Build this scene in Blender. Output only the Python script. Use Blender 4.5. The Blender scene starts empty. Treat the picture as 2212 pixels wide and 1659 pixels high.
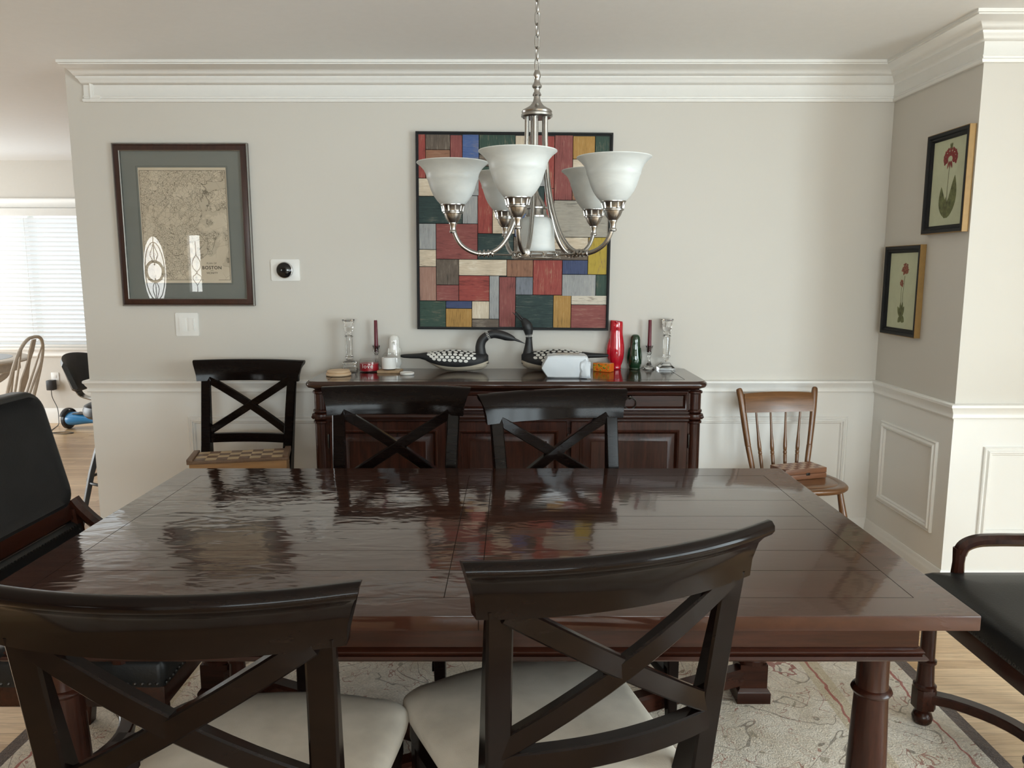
import bpy, bmesh, math, random
from mathutils import Vector, Matrix, Euler
random.seed(7)
S = bpy.context.scene
COL = S.collection
PI = math.pi
R = math.radians

# ------------------------------------------------------------------ camera, world, light, exposure
cam_d = bpy.data.cameras.new('camera')
cam_d.sensor_width = 36.0
cam_d.lens = 1665.0 / 2212.0 * 36.0
cam_d.clip_start = 0.05
cam_d.clip_end = 200
cam = bpy.data.objects.new('camera', cam_d)
cam.location = (0, 0, 1.43)
cam.rotation_euler = (R(90 - 8.35), 0, 0)
COL.objects.link(cam)
S.camera = cam

S.view_settings.view_transform = 'Standard'
S.view_settings.look = 'None'
S.view_settings.gamma = 1.0
S.view_settings.use_curve_mapping = False
S.view_settings.exposure = 0.10
S.cycles.use_denoising = True
S.cycles.max_bounces = 10
S.cycles.diffuse_bounces = 6
S.cycles.glossy_bounces = 4
S.cycles.transmission_bounces = 8
S.cycles.transparent_max_bounces = 12
S.cycles.sample_clamp_indirect = 6.0
S.cycles.caustics_reflective = False
S.cycles.caustics_refractive = False

w = bpy.data.worlds.new('sky')
S.world = w
w.use_nodes = True
w.node_tree.nodes['Background'].inputs[0].default_value = (0.86, 0.93, 1.0, 1)
w.node_tree.nodes['Background'].inputs[1].default_value = 2.0


def area_light(name, loc, rot, sx, sy, power, color=(1, 1, 1)):
    d = bpy.data.lights.new(name, 'AREA')
    d.shape = 'RECTANGLE'
    d.size, d.size_y = sx, sy
    d.energy = power
    d.color = color
    o = bpy.data.objects.new(name, d)
    o.location = loc
    o.rotation_euler = rot
    COL.objects.link(o)
    return o


# daylight standing outside the real window openings (area lights point along local -Z)
area_light('daylight_right_window', (3.62, -0.32, 1.22), (0, R(90), 0), 2.1, 2.75, 275, (0.81, 0.93, 1.0))
area_light('daylight_front_window', (1.0, -4.95, 1.45), (R(90), 0, 0), 3.9, 1.8, 255, (0.85, 0.95, 1.0))
area_light('daylight_breakfast_window', (-4.9, 7.55, 1.35), (R(-90), 0, 0), 2.3, 1.5, 9, (0.93, 0.97, 1.0))
area_light('daylight_patio_window', (-6.85, 5.3, 1.25), (0, R(-90), 0), 2.1, 2.6, 130, (0.96, 0.98, 1.0))
area_light('daylight_front_door', (-5.35, -5.5, 1.35), (R(90), 0, 0), 2.2, 2.2, 240, (1.0, 1.0, 0.98))

# ------------------------------------------------------------------ mesh helpers


class MB:
    def __init__(self):
        self.bm = bmesh.new()

    def quad(self, pts, mi=0):
        vs = [self.bm.verts.new(p) for p in pts]
        f = self.bm.faces.new(vs)
        f.material_index = mi
        return f

    def poly(self, pts, mi=0):
        return self.quad(pts, mi)

    def box(self, x0, x1, y0, y1, z0, z1, bev=0.0, seg=2, mi=0, rot=None, at=None):
        t = bmesh.new()
        v = [t.verts.new((x, y, z)) for z in (z0, z1) for y in (y0, y1) for x in (x0, x1)]
        for idx in ((0, 2, 3, 1), (4, 5, 7, 6), (0, 1, 5, 4), (2, 6, 7, 3), (0, 4, 6, 2), (1, 3, 7, 5)):
            t.faces.new([v[i] for i in idx])
        if bev > 0:
            bmesh.ops.bevel(t, geom=list(t.edges), offset=bev, segments=seg, profile=0.6, affect='EDGES')
        self._merge(t, mi, rot, at)

    def _merge(self, t, mi=0, rot=None, at=None):
        M = Matrix.Identity(4)
        if rot is not None:
            M = Euler(rot).to_matrix().to_4x4()
        if at is not None:
            M = Matrix.Translation(at) @ M
        mp = {}
        for v in t.verts:
            mp[v] = self.bm.verts.new(M @ v.co)
        for f in t.faces:
            try:
                nf = self.bm.faces.new([mp[v] for v in f.verts])
                nf.material_index = mi
            except ValueError:
                pass
        t.free()

    def lathe(self, prof, cx=0, cy=0, cz=0, n=32, mi=0, sx=1, sy=1, M=None, cap=True):
        """prof: list of (r, z)"""
        rings = []
        for r, z in prof:
            if r <= 1e-6:
                p = Vector((0, 0, z))
                p = M @ p if M else p
                rings.append([self.bm.verts.new((p.x + cx, p.y + cy, p.z + cz))])
            else:
                ring = []
                for k in range(n):
                    a = 2 * PI * k / n
                    p = Vector((r * math.cos(a) * sx, r * math.sin(a) * sy, z))
                    p = M @ p if M else p
                    ring.append(self.bm.verts.new((p.x + cx, p.y + cy, p.z + cz)))
                rings.append(ring)
        for a, b in zip(rings, rings[1:]):
            if len(a) == 1 and len(b) == 1:
                continue
            if len(a) == 1:
                for k in range(n):
                    self.bm.faces.new((a[0], b[k], b[(k + 1) % n])).material_index = mi
            elif len(b) == 1:
                for k in range(n):
                    self.bm.faces.new((a[k], b[0], a[(k + 1) % n])).material_index = mi
            else:
                for k in range(n):
                    self.bm.faces.new((a[k], b[k], b[(k + 1) % n], a[(k + 1) % n])).material_index = mi
        if cap:
            for ring in (rings[0], rings[-1]):
                if len(ring) > 2:
                    self.bm.faces.new(ring).material_index = mi

    def loft(self, sections, mi=0, cap=True, closed=False):
        """sections: list of equal-length loops of 3D points"""
        rings = [[self.bm.verts.new(p) for p in s] for s in sections]
        n = len(rings[0])
        prs = list(zip(rings, rings[1:]))
        if closed:
            prs.append((rings[-1], rings[0]))
        for a, b in prs:
            for k in range(n):
                self.bm.faces.new((a[k], a[(k + 1) % n], b[(k + 1) % n], b[k])).material_index = mi
        if cap and not closed:
            self.bm.faces.new(rings[0]).material_index = mi
            self.bm.faces.new(rings[-1]).material_index = mi

    def tube(self, path, rad, n=12, mi=0, closed=False, cap=True, flat=1.0):
        """path of 3D points, rad a number or a list"""
        P = [Vector(p) for p in path]
        m = len(P)
        rr = rad if isinstance(rad, (list, tuple)) else [rad] * m
        secs = []
        up = None
        for i in range(m):
            if closed:
                t = (P[(i + 1) % m] - P[i - 1]).normalized()
            else:
                t = (P[min(i + 1, m - 1)] - P[max(i - 1, 0)]).normalized()
            if up is None:
                up = Vector((0, 0, 1)) if abs(t.z) < 0.9 else Vector((0, 1, 0))
            u = t.cross(up)
            if u.length < 1e-6:
                u = t.cross(Vector((1, 0, 0)))
            u.normalize()
            v = u.cross(t).normalized()
            up = v
            secs.append([P[i] + rr[i] * (math.cos(2 * PI * k / n) * u + flat * math.sin(2 * PI * k / n) * v) for k in range(n)])
        self.loft(secs, mi, cap, closed)

    def bar(self, path, wid, thk, side, mi=0, bev=0.0):
        """rectangular bar along path; side = function(i) or vector: direction of the width"""
        P = [Vector(p) for p in path]
        m = len(P)
        secs = []
        for i in range(m):
            t = (P[min(i + 1, m - 1)] - P[max(i - 1, 0)]).normalized()
            s = Vector(side(i) if callable(side) else side)
            s = (s - t * s.dot(t)).normalized()
            q = t.cross(s).normalized()
            ww = wid[i] if isinstance(wid, (list, tuple)) else wid
            tt = thk[i] if isinstance(thk, (list, tuple)) else thk
            b = min(bev, ww * 0.45, tt * 0.45)
            if b > 0:
                c = [(-ww / 2 + b, -tt / 2), (ww / 2 - b, -tt / 2), (ww / 2, -tt / 2 + b), (ww / 2, tt / 2 - b),
                     (ww / 2 - b, tt / 2), (-ww / 2 + b, tt / 2), (-ww / 2, tt / 2 - b), (-ww / 2, -tt / 2 + b)]
            else:
                c = [(-ww / 2, -tt / 2), (ww / 2, -tt / 2), (ww / 2, tt / 2), (-ww / 2, tt / 2)]
            secs.append([P[i] + s * a + q * e for a, e in c])
        self.loft(secs, mi)

    def prism(self, pts, y0, y1, plane='XZ', mi=0, bev=0.0, seg=2):
        """extrude polygon; plane XZ extrudes along Y, XY along Z, YZ along X"""
        t = bmesh.new()

        def m3(a, b, c):
            return {'XZ': (a, c, b), 'XY': (a, b, c), 'YZ': (c, a, b)}[plane]
        A = [t.verts.new(m3(a, b, y0)) for a, b in pts]
        B = [t.verts.new(m3(a, b, y1)) for a, b in pts]
        n = len(pts)
        fa = t.faces.new(A)
        fb = t.faces.new(B)
        for k in range(n):
            t.faces.new((A[k], A[(k + 1) % n], B[(k + 1) % n], B[k]))
        if bev > 0:
            es = set(fa.edges) | set(fb.edges)
            bmesh.ops.bevel(t, geom=list(es), offset=bev, segments=seg, profile=0.6, affect='EDGES')
        self._merge(t, mi)

    def sweep(self, path, prof, mapf, closed=False, mi=0, prof_closed=True):
        """mitred sweep: path 2D points, prof (offset to the right of travel, w), mapf(a,b,w)->3D"""
        P = [Vector((p[0], p[1])) for p in path]
        m = len(P)
        secs = []
        for i in range(m):
            if closed or 0 < i < m - 1:
                d0 = (P[i] - P[i - 1]).normalized()
                d1 = (P[(i + 1) % m] - P[i]).normalized()
            elif i == 0:
                d0 = d1 = (P[1] - P[0]).normalized()
            else:
                d0 = d1 = (P[-1] - P[-2]).normalized()
            n0 = Vector((d0.y, -d0.x))
            n1 = Vector((d1.y, -d1.x))
            k = n0 + n1
            k = k / max(1e-6, k.dot(n0)) if k.length > 1e-6 else n0
            secs.append([mapf(*(P[i] + k * o), w_) for o, w_ in prof])
        self.loft(secs, mi, cap=not closed, closed=closed)

    def build(self, name, mat, parent=None, angle=38, mats=None, smooth=True):
        bm = self.bm
        bmesh.ops.recalc_face_normals(bm, faces=list(bm.faces))
        lim = R(angle)
        for e in bm.edges:
            if len(e.link_faces) == 2:
                e.smooth = e.calc_face_angle(0) < lim
        for f in bm.faces:
            f.smooth = smooth
        me = bpy.data.meshes.new(name)
        bm.to_mesh(me)
        bm.free()
        for mm in (mats or [mat]):
            me.materials.append(mm)
        o = bpy.data.objects.new(name, me)
        COL.objects.link(o)
        if parent is not None:
            o.parent = parent
        return o


def tag(o, label=None, cat=None, group=None, kind=None):
    if label:
        o['label'] = label
    if cat:
        o['category'] = cat
    if group:
        o['group'] = group
    if kind:
        o['kind'] = kind
    return o


def thing(name, label, cat, loc=(0, 0, 0), rz=0.0, group=None, rot=None):
    o = bpy.data.objects.new(name, None)
    o.empty_display_size = 0.1
    o.location = loc
    o.rotation_euler = rot if rot else (0, 0, rz)
    COL.objects.link(o)
    return tag(o, label, cat, group)


def struct(o):
    o['kind'] = 'structure'
    return o


def copy_tree(root, loc, rz, label):
    def rec(o, parent):
        c = o.copy()
        COL.objects.link(c)
        if parent is not None:
            c.parent = parent
        for ch in [k for k in bpy.data.objects if k.parent == o]:
            rec(ch, c)
        return c
    c = rec(root, None)
    c.location = loc
    c.rotation_euler = (0, 0, rz)
    c['label'] = label
    return c


def arc(cx, cy, r, a0, a1, n):
    return [(cx + r * math.cos(a0 + (a1 - a0) * i / n), cy + r * math.sin(a0 + (a1 - a0) * i / n)) for i in range(n + 1)]


def rrect(x0, x1, y0, y1, r, n=5):
    p = []
    for cx, cy, a in ((x1 - r, y1 - r, 0), (x0 + r, y1 - r, 90), (x0 + r, y0 + r, 180), (x1 - r, y0 + r, 270)):
        p += arc(cx, cy, r, R(a), R(a + 90), n)
    return p


def smooth_path(pts, sub=6):
    P = [Vector(p) for p in pts]
    out = []
    for i in range(len(P) - 1):
        p0 = P[max(i - 1, 0)]
        p1, p2 = P[i], P[i + 1]
        p3 = P[min(i + 2, len(P) - 1)]
        for k in range(sub):
            t = k / sub
            out.append(0.5 * ((2 * p1) + (p2 - p0) * t + (2 * p0 - 5 * p1 + 4 * p2 - p3) * t * t + (3 * p1 - p0 - 3 * p2 + p3) * t ** 3))
    out.append(P[-1])
    return out


def text_mesh(name, body, size, mat, parent, M, bold=0.0, spacing=1.0, extrude=0.0004):
    c = bpy.data.curves.new(name, 'FONT')
    c.body = body
    c.size = size
    c.align_x = 'CENTER'
    c.align_y = 'CENTER'
    c.offset = bold
    c.space_character = spacing
    c.extrude = extrude
    o = bpy.data.objects.new(name, c)
    COL.objects.link(o)
    bpy.context.view_layer.update()
    me = bpy.data.meshes.new_from_object(o.evaluated_get(bpy.context.evaluated_depsgraph_get()))
    bpy.data.objects.remove(o)
    bpy.data.curves.remove(c)
    me.transform(M)
    me.materials.clear()
    me.materials.append(mat)
    me.name = name
    m = bpy.data.objects.new(name, me)
    COL.objects.link(m)
    m.parent = parent
    return m


# ------------------------------------------------------------------ materials


def new_mat(name):
    m = bpy.data.materials.new(name)
    m.use_nodes = True
    nt = m.node_tree
    return m, nt, nt.nodes['Principled BSDF']


def nd(nt, typ, **kw):
    n = nt.nodes.new(typ)
    for k, v in kw.items():
        setattr(n, k, v)
    return n


def setc(b, color=None, rough=None, metal=None, spec=None, coat=None, coat_r=None, trans=None, ior=None, sheen=None):
    i = b.inputs
    if color is not None:
        i['Base Color'].default_value = (*color, 1)
    if rough is not None:
        i['Roughness'].default_value = rough
    if metal is not None:
        i['Metallic'].default_value = metal
    if spec is not None:
        i['Specular IOR Level'].default_value = spec
    if coat is not None:
        i['Coat Weight'].default_value = coat
    if coat_r is not None:
        i['Coat Roughness'].default_value = coat_r
    if trans is not None:
        i['Transmission Weight'].default_value = trans
    if ior is not None:
        i['IOR'].default_value = ior
    if sheen is not None:
        i['Sheen Weight'].default_value = sheen


def coords(nt, scale=(1, 1, 1), rot=(0, 0, 0)):
    tc = nd(nt, 'ShaderNodeTexCoord')
    mp = nd(nt, 'ShaderNodeMapping')
    mp.inputs['Scale'].default_value = scale
    mp.inputs['Rotation'].default_value = rot
    nt.links.new(tc.outputs['Object'], mp.inputs['Vector'])
    return mp.outputs['Vector']


def noise(nt, vec, scale, detail=4, rough=0.6, dist=0.0):
    n = nd(nt, 'ShaderNodeTexNoise')
    n.inputs['Scale'].default_value = scale
    n.inputs['Detail'].default_value = detail
    n.inputs['Roughness'].default_value = rough
    n.inputs['Distortion'].default_value = dist
    nt.links.new(vec, n.inputs['Vector'])
    return n.outputs['Fac']


def ramp(nt, fac, stops, interp='LINEAR'):
    r = nd(nt, 'ShaderNodeValToRGB')
    r.color_ramp.interpolation = interp
    e = r.color_ramp.elements
    while len(e) < len(stops):
        e.new(0.5)
    for k, (p, c) in enumerate(stops):
        e[k].position = p
        e[k].color = (*c, 1) if len(c) == 3 else c
    nt.links.new(fac, r.inputs['Fac'])
    return r.outputs['Color']


def bump(nt, b, height, strength, dist=0.01, normal_in=None, coat=False):
    n = nd(nt, 'ShaderNodeBump')
    n.inputs['Strength'].default_value = strength
    n.inputs['Distance'].default_value = dist
    nt.links.new(height, n.inputs['Height'])
    if normal_in is not None:
        nt.links.new(normal_in, n.inputs['Normal'])
    nt.links.new(n.outputs['Normal'], b.inputs['Normal'])
    if coat:
        nt.links.new(n.outputs['Normal'], b.inputs['Coat Normal'])
    return n.outputs['Normal']


def mixc(nt, fac, a, b, mode='MIX'):
    m = nd(nt, 'ShaderNodeMix', data_type='RGBA', blend_type=mode)
    if isinstance(fac, (int, float)):
        m.inputs[0].default_value = fac
    else:
        nt.links.new(fac, m.inputs[0])
    for s, v in ((6, a), (7, b)):
        if isinstance(v, tuple):
            m.inputs[s].default_value = (*v, 1)
        else:
            nt.links.new(v, m.inputs[s])
    return m.outputs[2]


def math_n(nt, op, a, b=None, c=None, clamp=False):
    m = nd(nt, 'ShaderNodeMath', operation=op, use_clamp=clamp)
    for s, v in ((0, a), (1, b), (2, c)):
        if v is None:
            continue
        if isinstance(v, (int, float)):
            m.inputs[s].default_value = v
        else:
            nt.links.new(v, m.inputs[s])
    return m.outputs[0]


def plain(name, color, rough=0.5, metal=0.0, spec=0.5, coat=0.0, var=0.06, vscale=30, bumpk=0.0, bscale=200, coat_r=0.1):
    m, nt, b = new_mat(name)
    setc(b, color, rough, metal, spec, coat, coat_r)
    v = coords(nt)
    f = noise(nt, v, vscale, 3)
    lo = tuple(c * (1 - var) for c in color)
    hi = tuple(min(1, c * (1 + var)) for c in color)
    nt.links.new(ramp(nt, f, [(0.3, lo), (0.7, hi)]), b.inputs['Base Color'])
    if bumpk:
        bump(nt, b, noise(nt, v, bscale, 4), bumpk, 0.002)
    return m


def wood(name, dark, light, axis='X', rough=0.3, coat=0.0, scale=1.0, bumpk=0.05, contrast=(0.3, 0.7), coat_r=0.12):
    m, nt, b = new_mat(name)
    setc(b, light, rough, 0, 0.5, coat, coat_r)
    s = {'X': (1.2, 14, 14), 'Y': (14, 1.2, 14), 'Z': (14, 14, 1.2)}[axis]
    v = coords(nt, tuple(k * scale for k in s))
    f = noise(nt, v, 3.0, 6, 0.65, 0.6)
    f2 = noise(nt, v, 11.0, 3, 0.6)
    ff = math_n(nt, 'ADD', math_n(nt, 'MULTIPLY', f, 0.7), math_n(nt, 'MULTIPLY', f2, 0.3))
    nt.links.new(ramp(nt, ff, [(contrast[0], dark), (contrast[1], light)]), b.inputs['Base Color'])
    if bumpk:
        bump(nt, b, f2, bumpk, 0.002)
    return m


def wall_paint(name, upper, lower, z):
    m, nt, b = new_mat(name)
    setc(b, upper, 0.55, 0, 0.3)
    tc = nd(nt, 'ShaderNodeTexCoord')
    sp = nd(nt, 'ShaderNodeSeparateXYZ')
    nt.links.new(tc.outputs['Object'], sp.inputs[0])
    f = math_n(nt, 'GREATER_THAN', sp.outputs['Z'], z)
    nt.links.new(mixc(nt, f, lower, upper), b.inputs['Base Color'])
    bump(nt, b, noise(nt, tc.outputs['Object'], 180, 3), 0.05, 0.002)
    return m


M = {}
GREIGE = (0.615, 0.585, 0.535)
TRIMW = (0.80, 0.79, 0.76)
M['wall'] = wall_paint('greige_over_white_wall_paint', GREIGE, TRIMW, 0.845)
M['wall_plain'] = plain('greige_wall_paint', GREIGE, 0.6, var=0.01)
M['ceil'] = plain('white_ceiling_paint', (0.83, 0.83, 0.825), 0.8, var=0.01, bumpk=0.05)
M['trim'] = plain('white_trim_paint', TRIMW, 0.35, var=0.01)
M['white'] = plain('white_plastic', (0.80, 0.79, 0.76), 0.3, var=0.01)
M['espresso'] = wood('espresso_stained_wood', (0.0032, 0.0018, 0.0015), (0.0065, 0.0034, 0.0026), 'X', 0.13, 0.0, bumpk=0.02)
M['espresso'].node_tree.nodes['Principled BSDF'].inputs['Specular IOR Level'].default_value = 0.12
M['mahogany'] = wood('mahogany_wood', (0.014, 0.0045, 0.0028), (0.039, 0.0115, 0.0062), 'X', 0.24, 0.15, bumpk=0.04)
M['mahogany_v'] = wood('mahogany_upright_grain', (0.014, 0.0045, 0.0028), (0.039, 0.0115, 0.0062), 'Z', 0.24, 0.15, bumpk=0.04)
M['sidewood'] = wood('sideboard_mahogany', (0.012, 0.004, 0.0026), (0.040, 0.0115, 0.0065), 'X', 0.27, 0.0, bumpk=0.03)
M['sidewood_v'] = wood('sideboard_upright_mahogany', (0.014, 0.0045, 0.0028), (0.050, 0.014, 0.0075), 'Z', 0.27, 0.0, bumpk=0.03)
for k_ in ('mahogany', 'mahogany_v'):
    M[k_].node_tree.nodes['Principled BSDF'].inputs['Specular IOR Level'].default_value = 0.24
    M[k_].node_tree.nodes['Principled BSDF'].inputs['Coat Weight'].default_value = 0.03
for k_ in ('sidewood', 'sidewood_v'):
    M[k_].node_tree.nodes['Principled BSDF'].inputs['Specular IOR Level'].default_value = 0.32
M['honey'] = wood('honey_maple_wood', (0.085, 0.035, 0.012), (0.22, 0.098, 0.036), 'X', 0.3, 0.3, bumpk=0.03)
M['honey_v'] = wood('honey_maple_upright_grain', (0.085, 0.035, 0.012), (0.21, 0.092, 0.034), 'Z', 0.3, 0.3, bumpk=0.03)
M['cream'] = plain('cream_suede', (0.43, 0.385, 0.325), 0.9, spec=0.15, var=0.12, vscale=9, bumpk=0.25, bscale=350)
M['leather'] = plain('black_leather', (0.0095, 0.009, 0.0088), 0.38, spec=0.24, var=0.15, vscale=12, bumpk=0.22, bscale=160)
M['nickel'] = plain('brushed_nickel', (0.37, 0.355, 0.335), 0.27, 1.0, var=0.05, vscale=60)
M['dark_metal'] = plain('dark_bronze_metal', (0.05, 0.045, 0.04), 0.35, 0.9)
M['brass_dark'] = plain('antique_nailhead_metal', (0.045, 0.040, 0.037), 0.4, 0.9)
M['black_paint'] = plain('black_satin_paint', (0.010, 0.010, 0.0105), 0.5, spec=0.2, var=0.1)
M['black_plastic'] = plain('black_plastic', (0.015, 0.015, 0.017), 0.35, var=0.1)


def glass_mat(name, color=(1, 1, 1), rough=0.0, ior=1.5):
    m, nt, b = new_mat(name)
    setc(b, color, rough, 0, 0.5, trans=1.0, ior=ior)
    return m


def pane_mat(name, tint=(1, 1, 1)):
    m, nt, b = new_mat(name)
    nt.nodes.remove(b)
    out = nt.nodes['Material Output']
    t = nd(nt, 'ShaderNodeBsdfTransparent')
    t.inputs[0].default_value = (*tint, 1)
    g = nd(nt, 'ShaderNodeBsdfGlossy')
    g.inputs['Roughness'].default_value = 0.0
    fr = nd(nt, 'ShaderNodeFresnel')
    fr.inputs['IOR'].default_value = 1.5
    mx = nd(nt, 'ShaderNodeMixShader')
    ge = nd(nt, 'ShaderNodeNewGeometry')
    nt.links.new(math_n(nt, 'MULTIPLY', fr.outputs[0], math_n(nt, 'SUBTRACT', 1.0, ge.outputs['Backfacing'])), mx.inputs[0])
    nt.links.new(t.outputs[0], mx.inputs[1])
    nt.links.new(g.outputs[0], mx.inputs[2])
    nt.links.new(mx.outputs[0], out.inputs['Surface'])
    return m


M['crystal'] = glass_mat('clear_crystal')
M['pane'] = pane_mat('thin_clear_glass', (0.97, 0.98, 0.97))
M['jar_glass'] = pane_mat('thin_jar_glass', (0.95, 0.95, 0.95))

# frosted lamp glass
m, nt, b = new_mat('frosted_white_glass')
setc(b, (0.70, 0.72, 0.71), 0.35, 0, 0.4)
v = coords(nt, (1, 1, 2.5))
nt.links.new(ramp(nt, noise(nt, v, 14, 4, 0.6, 1.0), [(0.3, (0.62, 0.64, 0.635)), (0.7, (0.74, 0.755, 0.745))]), b.inputs['Base Color'])
tr = nd(nt, 'ShaderNodeBsdfTranslucent')
tr.inputs[0].default_value = (0.70, 0.73, 0.72, 1)
mx = nd(nt, 'ShaderNodeMixShader')
mx.inputs[0].default_value = 0.38
nt.links.new(b.outputs[0], mx.inputs[1])
nt.links.new(tr.outputs[0], mx.inputs[2])
nt.links.new(mx.outputs[0], nt.nodes['Material Output'].inputs['Surface'])
M['frost'] = m

# blind slat
m, nt, b = new_mat('white_blind_slat')
setc(b, (0.85, 0.85, 0.84), 0.4)
tr = nd(nt, 'ShaderNodeBsdfTranslucent')
tr.inputs[0].default_value = (0.9, 0.92, 0.95, 1)
mx = nd(nt, 'ShaderNodeMixShader')
mx.inputs[0].default_value = 0.3
nt.links.new(b.outputs[0], mx.inputs[1])
nt.links.new(tr.outputs[0], mx.inputs[2])
nt.links.new(mx.outputs[0], nt.nodes['Material Output'].inputs['Surface'])
M['slat'] = m

# oak strip floor: boards run along X
m, nt, b = new_mat('light_oak_strip_floor')
setc(b, (0.5, 0.32, 0.16), 0.28, 0, 0.5)
v = coords(nt)
br = nd(nt, 'ShaderNodeTexBrick')
br.offset = 0.37
br.inputs['Scale'].default_value = 1.0
br.inputs['Brick Width'].default_value = 1.1
br.inputs['Row Height'].default_value = 0.057
br.inputs['Mortar Size'].default_value = 0.0011
br.inputs['Color1'].default_value = (0.0, 0.0, 0.0, 1)
br.inputs['Color2'].default_value = (1, 1, 1, 1)
br.inputs['Mortar'].default_value = (0.5, 0.5, 0.5, 1)
nt.links.new(v, br.inputs['Vector'])
v2 = coords(nt, (1.0, 16, 1))
g = noise(nt, v2, 5.0, 6, 0.65, 1.2)
base = ramp(nt, br.outputs['Color'], [(0.0, (0.53, 0.35, 0.19)), (0.5, (0.63, 0.44, 0.255)), (1.0, (0.72, 0.53, 0.33))])
gr = ramp(nt, g, [(0.35, (0.78, 0.72, 0.66)), (0.62, (1.08, 1.05, 1.0))])
col = mixc(nt, 1.0, base, gr, 'MULTIPLY')
col = mixc(nt, br.outputs['Fac'], col, (0.30, 0.18, 0.09))
nt.links.new(col, b.inputs['Base Color'])
bump(nt, b, math_n(nt, 'SUBTRACT', 1.0, br.outputs['Fac']), 0.25, 0.001)
M['floor'] = m


# dining tabletop: plank seams, hand-planed ripple
def table_mat(name, xs, ys, x0, x1, y0, y1):
    m, nt, b = new_mat(name)
    setc(b, (0.05, 0.02, 0.012), 0.1, 0, 0.5, 0.55, 0.05)
    tc = nd(nt, 'ShaderNodeTexCoord')
    sp = nd(nt, 'ShaderNodeSeparateXYZ')
    nt.links.new(tc.outputs['Object'], sp.inputs[0])
    X, Y = sp.outputs['X'], sp.outputs['Y']

    def line(c, at, wd):
        return math_n(nt, 'LESS_THAN', math_n(nt, 'ABSOLUTE', math_n(nt, 'SUBTRACT', c, at)), wd)

    def between(c, a, d):
        return math_n(nt, 'MULTIPLY', math_n(nt, 'GREATER_THAN', c, a), math_n(nt, 'LESS_THAN', c, d))
    inx = between(X, x0, x1)
    iny = between(Y, y0, y1)
    tot = None
    for k, yy in enumerate(ys):
        l = math_n(nt, 'MULTIPLY', line(Y, yy, 0.0010 if k % 3 else 0.0008), inx)
        tot = l if tot is None else math_n(nt, 'MAXIMUM', tot, l)
    for xx in (x0, x1, xs[0]):
        tot = math_n(nt, 'MAXIMUM', tot, math_n(nt, 'MULTIPLY', line(X, xx, 0.0009), iny))
    tot = math_n(nt, 'MAXIMUM', tot, line(X, xs[1], 0.0010))
    tot = math_n(nt, 'MULTIPLY', tot, 0.85)
    # planks of slightly different tone
    ramp_y = noise(nt, coords(nt, (0.01, 7.0, 0.01)), 1.0, 0)
    v2 = coords(nt, (1.2, 15, 4))
    f = noise(nt, v2, 3.0, 6, 0.65, 0.7)
    ff = math_n(nt, 'ADD', math_n(nt, 'MULTIPLY', f, 0.8), math_n(nt, 'MULTIPLY', ramp_y, 0.25))
    c = ramp(nt, ff, [(0.3, (0.020, 0.0075, 0.0048)), (0.72, (0.056, 0.021, 0.0125))])
    # scattered knots and scratches
    kn = noise(nt, coords(nt, (5, 9, 5)), 3.0, 2)
    c = mixc(nt, math_n(nt, 'GREATER_THAN', kn, 0.735), c, (0.012, 0.005, 0.003))
    c = mixc(nt, tot, c, (0.005, 0.003, 0.002))
    nt.links.new(c, b.inputs['Base Color'])
    rough = math_n(nt, 'ADD', 0.07, math_n(nt, 'MULTIPLY', f, 0.08))
    rough = math_n(nt, 'ADD', rough, math_n(nt, 'MULTIPLY_ADD', X, 0.22, -0.03, clamp=True))   # the finish is duller toward one end
    nt.links.new(math_n(nt, 'MAXIMUM', rough, tot), b.inputs['Roughness'])
    inv = math_n(nt, 'SUBTRACT', 1.0, tot)
    # specular and coat are reduced on every face but the top
    gn = nd(nt, 'ShaderNodeNewGeometry')
    gs = nd(nt, 'ShaderNodeSeparateXYZ')
    nt.links.new(gn.outputs['True Normal'], gs.inputs[0])
    inv = math_n(nt, 'MULTIPLY', inv, math_n(nt, 'MULTIPLY_ADD', math_n(nt, 'GREATER_THAN', gs.outputs['Z'], 0.7), 0.65, 0.35))
    nt.links.new(math_n(nt, 'MULTIPLY', inv, 0.5), b.inputs['Specular IOR Level'])
    nt.links.new(math_n(nt, 'MULTIPLY', inv, 0.55), b.inputs['Coat Weight'])
    # ripple
    r1 = noise(nt, coords(nt, (5.5, 13, 5)), 1.7, 2, 0.5, 0.5)
    r2 = noise(nt, coords(nt, (9, 48, 9)), 1.5, 2, 0.5)
    left = math_n(nt, 'MULTIPLY_ADD', X, -0.75, 0.42, clamp=True)
    h = math_n(nt, 'ADD', math_n(nt, 'MULTIPLY', r1, left), math_n(nt, 'MULTIPLY', r2, 0.05))
    h = math_n(nt, 'SUBTRACT', h, math_n(nt, 'MULTIPLY', tot, 0.35))
    bump(nt, b, h, 0.42, 0.007, coat=True)
    return m


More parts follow.
